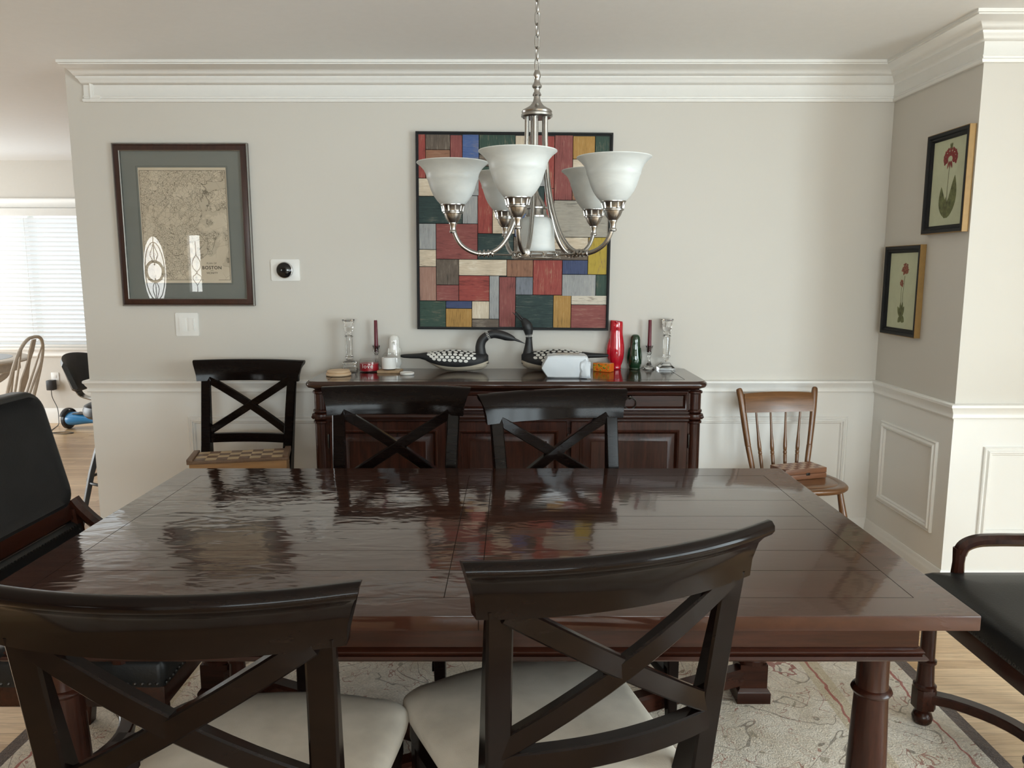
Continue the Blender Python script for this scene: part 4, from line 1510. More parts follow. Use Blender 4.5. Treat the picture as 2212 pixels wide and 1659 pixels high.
M['gilt'] = plain('gilt_wood', (0.27, 0.155, 0.045), 0.45, 0.2, var=0.1)
M['print_paper'] = plain('pale_green_paper', (0.50, 0.52, 0.36), 0.8, var=0.05, vscale=20)
M['print_green'] = plain('printed_leaf_green', (0.13, 0.14, 0.055), 0.8, var=0.45, vscale=45)
M['print_stem'] = plain('printed_stem', (0.10, 0.09, 0.045), 0.8, var=0.1)
M['print_red'] = plain('printed_dark_red', (0.22, 0.03, 0.028), 0.8, var=0.35, vscale=90)
M['print_rust'] = plain('printed_rust_pink', (0.27, 0.095, 0.06), 0.8, var=0.5, vscale=120)
botanical('dark red flower print with two tall leaves, black frame, hung higher', 3.370, 1.803, 0.160, 0.213, 0)
botanical('print of two rust flower heads over leaves, black frame, hung lower', 3.686, 1.336, 0.167, 0.212, 1)

# ------------------------------------------------------------------ chandelier
CHX, CHY = 0.0645, 2.08
cd = thing('chandelier', 'brushed nickel chandelier with frosted bell shades hanging on a chain over the table', 'chandelier', (CHX, CHY, 0))
mb = MB()
mb.lathe([(0, 2.0 - 0.06), (0.006, 1.94), (0.0085, 1.934), (0.0095, 1.930), (0.0095, 1.924), (0.0075, 1.921), (0.007, 1.914), (0.0095, 1.907), (0.0125, 1.903), (0.0125, 1.899), (0.008, 1.895), (0.007, 1.889), (0.0105, 1.882), (0.0115, 1.879), (0.008, 1.876),
          (0.0085, 1.870), (0.011, 1.862), (0.018, 1.853), (0.029, 1.846), (0.037, 1.842), (0.040, 1.838), (0.0385, 1.834), (0.041, 1.831), (0.041, 1.826), (0.036, 1.822), (0, 1.822)], n=40)
mb.build('canopy_hub', M['nickel'], cd)
# arms: drop from the hub, sweep out, turn up under each shade
arm2d = smooth_path([(0.026, 0, 1.828), (0.0265, 0, 1.77), (0.031, 0, 1.69), (0.045, 0, 1.605), (0.068, 0, 1.535), (0.097, 0, 1.492), (0.132, 0, 1.475), (0.168, 0, 1.479), (0.199, 0, 1.498), (0.216, 0, 1.528), (0.220, 0, 1.556)], 6)
phi0 = -13.4
shade_prof = [(0.0255, 1.597), (0.033, 1.6025), (0.0415, 1.612), (0.0505, 1.625), (0.0570, 1.639), (0.0615, 1.653), (0.0648, 1.663), (0.0672, 1.667), (0.0675, 1.672), (0.0695, 1.679), (0.0745, 1.689), (0.082, 1.6975), (0.0905, 1.7045), (0.0930, 1.7065), (0.0925, 1.7085), (0.0895, 1.7075),
              (0.080, 1.7005), (0.0715, 1.691), (0.066, 1.680), (0.0635, 1.668), (0.058, 1.652), (0.0535, 1.639), (0.047, 1.626), (0.038, 1.614), (0.026, 1.604)]
for k in range(5):
    a = R(phi0 + 72 * k)
    dx, dy = math.sin(a), -math.cos(a)
    mb = MB()
    mb.tube([(p.x * dx, p.x * dy, p.z) for p in arm2d], 0.0058, 12)
    # turned joint at the bottom of the sweep
    for off, rr, hl in ((-0.017, 0.0085, 0.004), (-0.006, 0.0105, 0.003), (0.005, 0.0105, 0.003), (0.016, 0.0085, 0.004)):
        mb.lathe([(0.0055, -hl), (rr, -hl * 0.6), (rr, hl * 0.6), (0.0055, hl)], (0.134 + off) * dx, (0.134 + off) * dy, 1.4755, 16,
                 M=Matrix.Rotation(math.atan2(dy, dx), 4, 'Z') @ Matrix.Rotation(R(90), 4, 'Y'))
    arm = mb.build('arm', M['nickel'], cd)
    mb = MB()
    sxx, syy = 0.22 * dx, 0.22 * dy
    mb.lathe([(0.0062, 1.528), (0.0095, 1.530), (0.0095, 1.534), (0.0072, 1.537), (0.0078, 1.548), (0.0105, 1.552), (0.0105, 1.555), (0.013, 1.558), (0.019, 1.566), (0.0225, 1.575), (0.0235, 1.578), (0.0265, 1.579), (0.027, 1.582), (0.0245, 1.584), (0.0245, 1.586),
              (0.0265, 1.589), (0.0295, 1.5975), (0.032, 1.600), (0.0322, 1.604), (0.029, 1.606), (0.0255, 1.604), (0.0, 1.600)], sxx, syy, n=30)
    for q in range(10):
        b_ = 2 * PI * q / 10
        mb.tube([(sxx + 0.0262 * math.cos(b_), syy + 0.0262 * math.sin(b_), 1.584), (sxx + 0.0285 * math.cos(b_), syy + 0.0285 * math.sin(b_), 1.598)], 0.0022, 6)
    mb.build('socket_cup', M['nickel'], arm)
    mb = MB()
    mb.lathe(shade_prof, sxx, syy, n=56, cap=False)
    mb.build('shade', M['frost'], cd)
mb = MB()
mb.lathe([(0.027, 1.572), (0.036, 1.568), (0.043, 1.559), (0.0468, 1.544), (0.0482, 1.520), (0.0490, 1.500), (0.0505, 1.484), (0.054, 1.477), (0.053, 1.4745), (0.048, 1.482), (0.0462, 1.500), (0.0452, 1.520), (0.044, 1.542), (0.040, 1.556), (0.034, 1.563), (0.026, 1.568)], n=48, cap=False)
mb.build('down_shade', M['frost'], cd)
mb = MB()
mb.lathe([(0, 1.656), (0.004, 1.652), (0.0055, 1.646), (0.003, 1.640), (0.0055, 1.634), (0.007, 1.628), (0.013, 1.620), (0.021, 1.608), (0.025, 1.598), (0.0285, 1.596), (0.0285, 1.592), (0.0255, 1.590), (0.0275, 1.578), (0.0315, 1.574), (0.031, 1.569), (0, 1.569)], n=32)
mb.tube([(0, 0, 1.65), (0, 0, 1.83)], 0.004, 10)
mb.build('center_stem', M['nickel'], cd)
mb = MB()
for zz in (1.479, 1.464):
    mb.tube([(0.0635 * math.cos(t), 0.0635 * math.sin(t), zz) for t in [2 * PI * q / 48 for q in range(48)]], 0.0022, 8, closed=True)
for q in range(10):
    t = 2 * PI * q / 10
    mb.tube(smooth_path([(0.0635 * math.cos(t - 0.12), 0.0635 * math.sin(t - 0.12), 1.464), (0.0635 * math.cos(t), 0.0635 * math.sin(t), 1.4715), (0.0635 * math.cos(t - 0.12), 0.0635 * math.sin(t - 0.12), 1.479)], 4), 0.002, 6)
    mb.tube(smooth_path([(0.0635 * math.cos(t + 0.12), 0.0635 * math.sin(t + 0.12), 1.464), (0.0635 * math.cos(t), 0.0635 * math.sin(t), 1.4715), (0.0635 * math.cos(t + 0.12), 0.0635 * math.sin(t + 0.12), 1.479)], 4), 0.002, 6)
for k in range(5):
    a = R(phi0 + 72 * k)
    mb.tube([(0.0635 * math.sin(a), -0.0635 * math.cos(a), 1.4715), (0.125 * math.sin(a), -0.125 * math.cos(a), 1.4735)], 0.0025, 6)
mb.build('gallery_ring', M['nickel'], cd)
mb = MB()


def link(mb, zc, half, wdt, ang, r=0.0021):
    pts = []
    for q in range(20):
        t = 2 * PI * q / 20
        u = wdt * math.copysign(abs(math.cos(t)) ** 0.8, math.cos(t))
        pts.append((u * math.cos(ang), u * math.sin(ang), zc + half * math.copysign(abs(math.sin(t)) ** 0.75, math.sin(t))))
    mb.tube(pts, r, 6, closed=True)


z = 1.953
k = 0
while z < 2.385:
    link(mb, z, 0.0165, 0.0060, R(25 if k % 2 == 0 else 112), 0.0019)
    z += 0.0285
    k += 1
mb.tube([(0.002, 0.001, 1.93), (0.004, 0.0, 2.05), (-0.003, 0.001, 2.2), (0.002, 0, 2.4)], 0.0014, 6)
mb.build('chain', M['nickel'], cd)
mb = MB()
mb.lathe([(0, CZ), (0.065, CZ), (0.065, CZ - 0.006), (0.05, CZ - 0.018), (0.018, CZ - 0.03), (0.008, CZ - 0.042), (0, CZ - 0.044)], n=36)
mb.build('ceiling_canopy', M['nickel'], cd)

# ------------------------------------------------------------------ things on the sideboard
TOP = SZ + 0.0008
tallprof = [(0, 0), (0.038, 0), (0.039, 0.012), (0.034, 0.018), (0.030, 0.020), (0.036, 0.026), (0.038, 0.034), (0.034, 0.042), (0.022, 0.047), (0.018, 0.052), (0.018, 0.060), (0.021, 0.064), (0.021, 0.068), (0.0165, 0.072), (0.0175, 0.150), (0.0165, 0.163), (0.021, 0.166), (0.021, 0.170), (0.015, 0.174),
            (0.019, 0.180), (0.019, 0.186), (0.014, 0.190), (0.020, 0.196), (0.0225, 0.205), (0.024, 0.235), (0.031, 0.248), (0.032, 0.252), (0.029, 0.2535), (0.018, 0.250), (0.0125, 0.244), (0.0125, 0.215), (0, 0.215)]
tl = thing('crystal_candlestick', 'tall empty crystal candlestick on a round foot, left end of the sideboard', 'candlestick', (-0.812, 3.828, TOP), group='crystal candlesticks on the sideboard')
mb = MB()
mb.lathe(tallprof[:19], n=12)
mb.build('column', M['crystal'], tl, angle=25)
mb = MB()
mb.lathe([(0, 0.1745)] + tallprof[19:], n=24)
mb.build('candle_cup', M['crystal'], tl)
tr_ = thing('crystal_candlestick', 'tall empty crystal candlestick on a square foot, right end of the sideboard', 'candlestick', (0.777, 3.862, TOP), group='crystal candlesticks on the sideboard')
mb = MB()
for h, g0, g1 in ((0.0, 0.040, 0.040), (0.010, 0.038, 0.026), (0.022, 0.024, 0.019)):
    mb.loft([[(sx * g, sy * g, zz) for sx, sy in ((-1, -1), (1, -1), (1, 1), (-1, 1))] for g, zz in ((g0, h), (g1, h + (0.009 if h == 0 else 0.0115)))])
mb.lathe([(0, 0.034)] + tallprof[11:19], n=12)
mb.build('column', M['crystal'], tr_, angle=25)
mb = MB()
mb.lathe([(0, 0.1745)] + tallprof[19:], n=24)
mb.build('candle_cup', M['crystal'], tr_)
M['wax'] = plain('burgundy_wax', (0.115, 0.007, 0.018), 0.4, var=0.05)
for lab, px, py, ht, wick in (('small glass candlestick whose burgundy taper stands behind the red jar candle', -0.685, 3.875, 0.246, True), ('small glass candlestick with burgundy taper beside the dark green figurine', 0.692, 3.868, 0.248, False)):
    t = thing('glass_candlestick', lab, 'candlestick', (px, py, TOP), group='burgundy tapers in small glass holders')
    mb = MB()
    mb.lathe([(0, 0.004), (0.026, 0.0), (0.031, 0.0), (0.031, 0.004), (0.024, 0.010), (0.014, 0.022), (0.008, 0.038), (0.006, 0.052), (0.009, 0.060), (0.010, 0.068), (0.007, 0.073), (0.012, 0.080), (0.0165, 0.090), (0.0175, 0.100), (0.0165, 0.110), (0.0185, 0.117), (0.0195, 0.119), (0.0175, 0.119), (0.0120, 0.112), (0.0115, 0.086), (0, 0.084)], n=20)
    mb.build('holder', M['crystal'], t)
    cnd = tag(thing('taper_candle', lab.replace('small glass candlestick whose burgundy taper stands', 'burgundy taper candle with a wick, standing').replace('small glass candlestick with burgundy taper', 'burgundy taper candle without a visible wick,'), 'candle', (px, py, TOP)), group='burgundy taper candles')
    mb = MB()
    mb.lathe([(0, 0.0855), (0.0108, 0.086), (0.0108, 0.118), (0.0095, 0.13), (0.0082, ht - 0.002), (0.007, ht), (0, ht - 0.001)], n=20)
    mb.build('wax_body', M['wax'], cnd)
    if wick:
        mb = MB()
        mb.tube([(0, 0, ht - 0.002), (0.001, 0, ht + 0.004), (0.003, 0, ht + 0.008)], 0.0009, 6)
        mb.build('wick', M['white'], cnd)

# red jar candle
t = thing('jar_candle', 'red jar candle lettered with a white word, between coaster and crystal candlestick', 'candle', (-0.705, 3.778, TOP))
mb = MB()
mb.lathe([(0, 0.0), (0.045, 0.0), (0.0485, 0.003), (0.0495, 0.010), (0.0495, 0.052), (0.047, 0.059), (0.0445, 0.062), (0.043, 0.0625), (0.0425, 0.061), (0.046, 0.055), (0.047, 0.050), (0.047, 0.006), (0, 0.004)], n=48)
mb.build('jar', M['jar_glass'], t)
mb = MB()
mb.lathe([(0, 0.0045), (0.0465, 0.006), (0.0465, 0.040), (0.040, 0.041), (0, 0.039)], n=48)
mb.build('wax_body', plain('red_candle_wax', (0.42, 0.004, 0.018), 0.3, var=0.03), t)
wt = text_mesh('lettering', 'love', 0.029, plain('white_print', (0.85, 0.82, 0.80), 0.5, var=0), t, Matrix.Translation((0, -0.0505, 0.030)) @ RX, 0.0, 1.15, 0.0001)
for vtx in wt.data.vertices:   # wrap the word round the jar
    a = vtx.co.x / 0.050
    rr = 0.0502 - (vtx.co.y + 0.0505)
    vtx.co.x, vtx.co.y = rr * math.sin(a), -rr * math.cos(a)

# square cork coaster and white-labelled jar
M['cork'] = plain('pale_wood_coaster', (0.42, 0.29, 0.17), 0.6, var=0.12, vscale=40)
mb = MB()
mb.prism(rrect(-0.056, 0.056, -0.048, 0.048, 0.006), 0, 0.011, 'XY', bev=0.002)
o = mb.build('coaster', M['cork'])
o.location = (-0.598, 3.752, TOP)
o.rotation_euler.z = R(-3)
tag(o, 'square pale wood coaster under the white labelled jar', 'coaster')
t = thing('candle_jar', 'clear jar with a white label standing on the square coaster', 'jar', (-0.603, 3.756, TOP + 0.0115))
mb = MB()
mb.lathe([(0, 0), (0.033, 0), (0.0345, 0.003), (0.0345, 0.066), (0.031, 0.073), (0.024, 0.078), (0.0235, 0.084), (0.022, 0.084), (0.0225, 0.077), (0.030, 0.070), (0.0325, 0.063), (0.0325, 0.005), (0, 0.004)], n=40)
mb.build('glass', M['jar_glass'], t)
mb = MB()
mb.lathe([(0, 0.0045), (0.032, 0.0055), (0.032, 0.060), (0, 0.060)], n=40)
mb.build('white_filling', plain('white_wax', (0.78, 0.79, 0.77), 0.4, var=0.02), t)
mb = MB()
pts = [(0.0349 * math.sin(a), -0.0349 * math.cos(a)) for a in [R(-100 + 200 * q / 24) for q in range(25)]]
for p, q in zip(pts, pts[1:]):
    mb.quad([(p[0], p[1], 0.006), (q[0], q[1], 0.006), (q[0], q[1], 0.061), (p[0], p[1], 0.061)])
mb.build('label', plain('white_paper_label', (0.82, 0.82, 0.80), 0.5, var=0.01), t)

mb = MB()
mb.lathe([(0, 0), (0.033, 0), (0.034, 0.002), (0.034, 0.009), (0.0325, 0.0112), (0.030, 0.0112), (0.0295, 0.0095), (0, 0.0095)], n=36)
o = mb.build('white_jar_cover', M['white'])
o.location = (-0.503, 3.662, TOP)
tag(o, 'small white round lid lying on the sideboard right of the coaster', 'lid')
mb = MB()
mb.lathe([(0, 0), (0.056, 0), (0.059, 0.003), (0.059, 0.010), (0.057, 0.013), (0.052, 0.014), (0.054, 0.016), (0.054, 0.022), (0.050, 0.0255), (0, 0.0270)], n=44)
o = mb.build('wooden_jar_cover', plain('pale_beech', (0.60, 0.43, 0.27), 0.5, var=0.08, vscale=25))
o.location = (-0.824, 3.632, TOP)
tag(o, 'round pale wooden lid at the sideboard\'s front left corner', 'lid')


# standing bird figurines and pitcher in glossy glaze
def glaze(name, c):
    m = plain(name, c, 0.06, spec=0.6, coat=0.6, var=0.12, vscale=18, coat_r=0.03)
    return m


def bird_fig(name, label, cat, loc, mat, h, r, rz):
    t = thing(name, label, cat, loc, rz)
    mb = MB()
    prof = [(0, 0), (0.80, 0.0), (0.86, 0.012), (0.84, 0.03), (0.78, 0.05), (0.88, 0.09), (0.98, 0.17), (1.0, 0.25), (0.97, 0.34), (0.88, 0.46), (0.79, 0.56), (0.74, 0.66), (0.73, 0.76), (0.72, 0.84), (0.66, 0.92), (0.52, 0.97), (0.30, 0.995), (0, 1.0)]
    mb.lathe([(p * r, q * h) for p, q in prof], n=36, sy=0.92)
    # beak and brow
    mb.loft([[(0 + 0.18 * r * math.cos(a) * k, -0.62 * r - e, (0.80 + zz) * h + 0.16 * r * math.sin(a) * k) for a in [2 * PI * i / 10 for i in range(10)]] for k, e, zz in ((1, 0, 0), (0.75, 0.16 * r, -0.01), (0.3, 0.30 * r, -0.03), (0.04, 0.36 * r, -0.045))])
    mb.build('body', mat, t)
    for s in (-1, 1):
        mb = MB()
        secs = []
        for k in range(9):
            u = k / 8
            zz = h * (0.62 - 0.46 * u)
            wy = r * (0.16 + 0.42 * math.sin(PI * min(1, u * 1.05) ** 0.8))
            wx = r * 0.10 * (1 - 0.6 * u) + 0.001
            rr = r * (0.80 + 0.20 * min(1, u * 1.6)) * 1.0
            secs.append([(s * (rr * 0.97 + wx * math.cos(a) * 0.8), r * (-0.05 - 0.10 * u) + wy * math.sin(a), zz) for a in [2 * PI * i / 12 for i in range(12)]])
        mb.loft(secs)
        mb.build('wing', mat, t)
    return t


bird_fig('bird_figurine', 'white glazed bird figurine standing behind the white labelled jar', 'figurine', (-0.594, 3.868, TOP), glaze('white_glaze', (0.75, 0.74, 0.70)), 0.172, 0.036, R(8))
bird_fig('bird_figurine', 'dark green glazed bird figurine beside the red pitcher', 'figurine', (0.620, 3.868, TOP), glaze('bottle_green_glaze', (0.008, 0.035, 0.014)), 0.176, 0.035, R(-25))
t = thing('bird_pitcher', 'tall glossy red bird-shaped pitcher on the sideboard', 'pitcher', (0.525, 3.868, TOP))
M['redglaze'] = glaze('cherry_red_glaze', (0.50, 0.008, 0.022))
mb = MB()
secs = []
n = 36
for zz, rr, ox in ((0.0, 0.024, 0), (0.004, 0.0265, 0), (0.010, 0.0265, 0), (0.016, 0.0255, 0), (0.030, 0.031, 0), (0.055, 0.0375, 0.0), (0.085, 0.0400, 0.0), (0.115, 0.0385, 0.001), (0.145, 0.0355, 0.001), (0.170, 0.0330, 0.0), (0.190, 0.0318, 0.0), (0.208, 0.0318, 0), (0.224, 0.0320, 0), (0.236, 0.0315, 0), (0.243, 0.0300, 0)):
    sec = []
    for k in range(n):
        a = 2 * PI * k / n
        lift = 0.0
        if zz > 0.2:
            lift = (zz - 0.2) / 0.043 * (0.007 * math.cos(a - PI) * 0.5 - 0.012 * math.exp(-((a - R(255)) / 0.35) ** 2))
        sec.append((ox + rr * math.cos(a), rr * 0.88 * math.sin(a), zz + lift))
    secs.append(sec)
inner = [[(x * 0.85, y * 0.85, z_ - 0.004) for x, y, z_ in secs[-1]], [(x * 0.80, y * 0.80, z_ - 0.04) for x, y, z_ in secs[-1]]]
mb.loft(secs + inner)
mb.build('body', M['redglaze'], t)
for s, zt, zb, amt in ((-1, 0.165, 0.042, 1.0), (1, 0.17, 0.05, 0.3)):
    mb = MB()
    secs = []
    for k in range(11):
        u = k / 10
        zz = zt + (zb - zt) * u
        off = 0.026 + (0.012 * math.sin(PI * min(1.0, u * 0.92) ** 1.2)) * amt
        wy = 0.006 + 0.016 * math.sin(PI * u)
        wx = 0.012 * (0.5 + 0.5 * math.sin(PI * u))
        secs.append([(s * (off + wx * math.cos(a)), 0.004 + wy * math.sin(a), zz) for a in [2 * PI * i / 12 for i in range(12)]])
    mb.loft(secs)
    mb.build('wing', M['redglaze'], t)
mb = MB()
mb.loft([[(0.004 + 0.011 * k * math.cos(a), -0.024 - e, 0.205 + zz + 0.010 * k * math.sin(a)) for a in [2 * PI * i / 12 for i in range(12)]] for k, e, zz in ((1, 0, 0), (0.9, 0.006, 0.0), (0.5, 0.014, -0.004), (0.06, 0.018, -0.008))])
mb.build('beak', M['redglaze'], t)

# loon decoys
m, nt, b = new_mat('painted_loon_body')
setc(b, (0.015, 0.015, 0.016), 0.55, 0, 0.35)
tc = nd(nt, 'ShaderNodeTexCoord')
sp = nd(nt, 'ShaderNodeSeparateXYZ')
nt.links.new(tc.outputs['Object'], sp.inputs[0])
cv = math_n(nt, 'MULTIPLY_ADD', math_n(nt, 'MULTIPLY', sp.outputs['X'], sp.outputs['X']), 1.15, 0.027)
wood_n = noise(nt, coords(nt, (4, 30, 30)), 4, 3)
cv = math_n(nt, 'MINIMUM', cv, 0.053)
belly = ramp(nt, wood_n, [(0.3, (0.50, 0.43, 0.33)), (0.7, (0.62, 0.56, 0.45))])
blk = ramp(nt, wood_n, [(0.3, (0.011, 0.011, 0.012)), (0.7, (0.022, 0.022, 0.023))])
nt.links.new(mixc(nt, math_n(nt, 'LESS_THAN', sp.outputs['Z'], cv), blk, belly), b.inputs['Base Color'])
M['loon'] = m
M['loon_black'] = plain('matt_black_paint', (0.016, 0.016, 0.017), 0.5, var=0.2)
M['loon_white'] = plain('loon_white_paint', (0.72, 0.71, 0.67), 0.6, var=0.06)
BODY = [(-0.277, 0.076, 0.008, 0.006), (-0.262, 0.075, 0.014, 0.009), (-0.23, 0.075, 0.020, 0.011), (-0.185, 0.076, 0.026, 0.013), (-0.155, 0.074, 0.034, 0.019), (-0.125, 0.066, 0.044, 0.030), (-0.09, 0.058, 0.054, 0.042), (-0.05, 0.055, 0.060, 0.051), (0.0, 0.053, 0.062, 0.053), (0.05, 0.050, 0.060, 0.049), (0.09, 0.050, 0.054, 0.046), (0.125, 0.053, 0.044, 0.043), (0.145, 0.056, 0.030, 0.034), (0.155, 0.059, 0.016, 0.020)]


def body_at(x):
    for p, q in zip(BODY, BODY[1:]):
        if p[0] <= x <= q[0]:
            s = (x - p[0]) / (q[0] - p[0])
            return [p[i] + (q[i] - p[i]) * s for i in (1, 2, 3)]
    return BODY[-1][1:]


def loon(label, loc, rz, neck, bills):
    t = thing('loon_decoy', label, 'bird decoy', loc, rz, group='carved loon decoys')
    mb = MB()
    secs = []
    for x, zc, ry, rz_ in BODY:
        sec = []
        for k in range(28):
            a = 2 * PI * k / 28
            zz = zc + rz_ * math.copysign(abs(math.sin(a)) ** 0.9, math.sin(a))
            sec.append((x, ry * math.cos(a), max(zz, 0.0 if abs(x) < 0.1 else 0.002)))
        secs.append(sec)
    mb.loft(secs)
    mb.build('body', M['loon'], t)
    mb = MB()
    P = smooth_path([(x, 0, z_) for x, z_, r_ in neck], 6)
    rr = []
    for i in range(len(neck) - 1):
        for q in range(6):
            s = q / 6
            rr.append(neck[i][2] * (1 - s) + neck[i + 1][2] * s)
    rr.append(neck[-1][2])
    mb.tube(P, rr, 20)
    mb.build('neck_and_head', M['loon_black'], t)
    for pts in bills:
        mb = MB()
        mb.tube([(x, 0, z_) for x, z_, r_ in pts], [r_ for x, z_, r_ in pts], 10)
        mb.build('bill', M['loon_black'], t)
    # white spots in rows on the back and flanks
    mb = MB()
    for row, ang in enumerate((6, 22, 39, 57, 76)):
        for side in (0, 1):
            cnt = 9 if row < 3 else 8
            for k in range(cnt):
                x = -0.135 + 0.235 * (k + (0.5 if row % 2 else 0)) / cnt
                zc, ry, rz_ = body_at(x)
                a = R(ang if side == 0 else 180 - ang)
                zz = zc + rz_ * math.sin(a) ** 0.9
                if row == 0 and (abs(x + 0.02) > 0.09):
                    continue
                p = Vector((x, ry * math.cos(a), zz))
                e = 0.01
                zc2, ry2, rz2 = body_at(x + e)
                p2 = Vector((x + e, ry2 * math.cos(a), zc2 + rz2 * math.sin(a) ** 0.9))
                u = (p2 - p).normalized()
                a2 = a + 0.1
                p3 = Vector((x, ry * math.cos(a2), zc + rz_ * abs(math.sin(a2)) ** 0.9))
                v_ = (p3 - p).normalized()
                nrm = u.cross(v_).normalized()
                if nrm.dot(Vector((0, p.y, p.z - zc))) < 0:
                    nrm = -nrm
                lng, wd_ = 0.0104, (0.0074 if row < 3 else 0.0060)
                ring = [p + nrm * 0.0011 + u * lng * math.cos(g) + v_ * wd_ * math.sin(g) for g in [2 * PI * i / 12 for i in range(12)]]
                low = [q_ - nrm * 0.004 for q_ in ring]
                mb.loft([ring, low])
    o = mb.build('white_spots', M['loon_white'], t)
    # white neck bars
    mb = MB()
    for zi, dz_, nbar in ((2, 0.008, 13), (None, 0.006, 8)):
        i = 4 if zi == 2 else int(len(P) * 0.52)
        c0, d_ = P[i], (P[i + 1] - P[i - 1]).normalized()
        r0 = rr[i]
        side_ = Vector((0, 1, 0))
        oth = d_.cross(side_).normalized()
        for q in range(nbar * 2):
            a = PI * q / nbar
            n_ = side_ * math.cos(a) + oth * math.sin(a)
            mb.tube([c0 + n_ * r0 * 0.99 - d_ * dz_, c0 + n_ * r0 * 0.99 + d_ * dz_], 0.0012, 5)
    mb.build('neck_bars', M['loon_white'], t)
    return t


loon('black and white loon decoy with arched neck bending its bill downward', (-0.272, 3.785, TOP), 0,
     [(0.122, 0.040, 0.036), (0.122, 0.066, 0.030), (0.118, 0.090, 0.0265), (0.116, 0.125, 0.0235), (0.126, 0.154, 0.022), (0.150, 0.175, 0.021), (0.180, 0.184, 0.0205), (0.212, 0.181, 0.0215), (0.243, 0.172, 0.0205), (0.266, 0.165, 0.0155), (0.284, 0.159, 0.009)],
     [[(0.270, 0.163, 0.0105), (0.290, 0.156, 0.0065), (0.315, 0.146, 0.004), (0.337, 0.136, 0.001)]])
loon('black and white loon decoy raising its open bill, partly behind the package', (0.202, 3.812, TOP), R(180),
     [(0.120, 0.040, 0.036), (0.122, 0.066, 0.031), (0.121, 0.090, 0.026), (0.119, 0.125, 0.0195), (0.118, 0.158, 0.0155), (0.119, 0.182, 0.019), (0.1225, 0.208, 0.0255), (0.130, 0.228, 0.0245), (0.140, 0.243, 0.018), (0.150, 0.255, 0.011)],
     [[(0.146, 0.252, 0.008), (0.166, 0.275, 0.0045), (0.190, 0.300, 0.001)], [(0.152, 0.246, 0.007), (0.176, 0.268, 0.004), (0.200, 0.290, 0.001)]])

# wrapped package
m, nt, b = new_mat('silver_white_wrapper')
setc(b, (0.62, 0.66, 0.70), 0.32, 0.0, 0.5)
v = coords(nt)
f = noise(nt, v, 16, 3, 0.5, 0.2)
bump(nt, b, f, 0.22, 0.006)
M['wrap'] = m
t = thing('wrapped_package', 'silvery white wrapped package with a folded pointed end in front of the loon', 'package', (0.254, 3.592, TOP), R(-2))
mb = MB()
secs = []
rnd = random.Random(3)
for x, h0, h1, dy in ((-0.114, 0.040, 0.052, 0.060), (-0.107, 0.030, 0.066, 0.061), (-0.088, 0.002, 0.100, 0.064), (-0.05, 0.0, 0.104, 0.064), (0.0, 0.0, 0.105, 0.064), (0.05, 0.0, 0.104, 0.064), (0.085, 0.0, 0.103, 0.063), (0.096, 0.004, 0.098, 0.058), (0.104, 0.018, 0.085, 0.045), (0.107, 0.03, 0.07, 0.025)):
    c = 0.006
    sec = []
    for y, z_ in ((-dy + c, h0), (dy - c, h0), (dy, h0 + c), (dy, h1 - c), (dy - c, h1), (0, h1 + 0.002), (-dy + c, h1), (-dy, h1 - c), (-dy - 0.001, (h0 + h1) / 2), (-dy, h0 + c)):
        sec.append((x, y + rnd.uniform(-0.0012, 0.0012), max(0, z_ + (rnd.uniform(-0.001, 0.001) if z_ > 0.01 else 0))))
    secs.append(sec)
mb.loft(secs)
mb.build('wrapper', M['wrap'], t, angle=30)
mb = MB()
g = []
for i in range(7):
    row = []
    for j in range(6):
        row.append(mb.bm.verts.new((0.062 + 0.008 * i + rnd.uniform(-0.003, 0.003), -0.066 - 0.012 * j / 5 * (0.4 + 0.6 * i / 6) + rnd.uniform(-0.003, 0.003), 0.002 + 0.085 * (1 - j / 5) * (1 - 0.12 * abs(i - 3) / 3) + (0 if j == 5 else rnd.uniform(-0.004, 0.004)))))
    g.append(row)
for i in range(6):
    for j in range(5):
        mb.bm.faces.new((g[i][j], g[i + 1][j], g[i + 1][j + 1], g[i][j + 1]))
fl = mb.build('end_flap', M['wrap'], t, angle=20)
sm_ = fl.modifiers.new('solid', 'SOLIDIFY')
sm_.thickness = 0.0015
mb = MB()
mb.box(-0.045, 0.06, -0.03, 0.045, 0.1065, 0.1078)
mb.build('shipping_label', plain('grey_print_label', (0.55, 0.52, 0.48), 0.6, var=0.25, vscale=120), t)

# orange carton
t = thing('orange_carton', 'small orange carton with a printed side, beside the red pitcher\'s foot', 'box', (0.452, 3.782, TOP), R(-32))
mb = MB()
mb.box(-0.046, 0.046, -0.024, 0.024, 0, 0.041, bev=0.001, seg=1)
mb.build('carton', plain('orange_card', (0.75, 0.15, 0.012), 0.4, var=0.03), t)
m, nt, b = new_mat('printed_carton_side')
setc(b, (0.6, 0.3, 0.05), 0.4)
nt.links.new(ramp(nt, noise(nt, coords(nt, (1, 1, 1.6)), 60, 2), [(0.36, (0.10, 0.16, 0.03)), (0.45, (0.72, 0.38, 0.03)), (0.51, (0.74, 0.15, 0.012)), (0.64, (0.50, 0.05, 0.02))], 'CONSTANT'), b.inputs['Base Color'])
mb = MB()
mb.box(-0.043, 0.043, -0.0246, -0.0238, 0.003, 0.038)
mb.build('printed_panel', m, t)
mb = MB()
mb.box(-0.044, 0.044, -0.022, 0.022, 0.0408, 0.0415)
mb.build('top_print', plain('cream_orange_print', (0.62, 0.40, 0.22), 0.5, var=0.5, vscale=70), t)

# ------------------------------------------------------------------ chess boxes


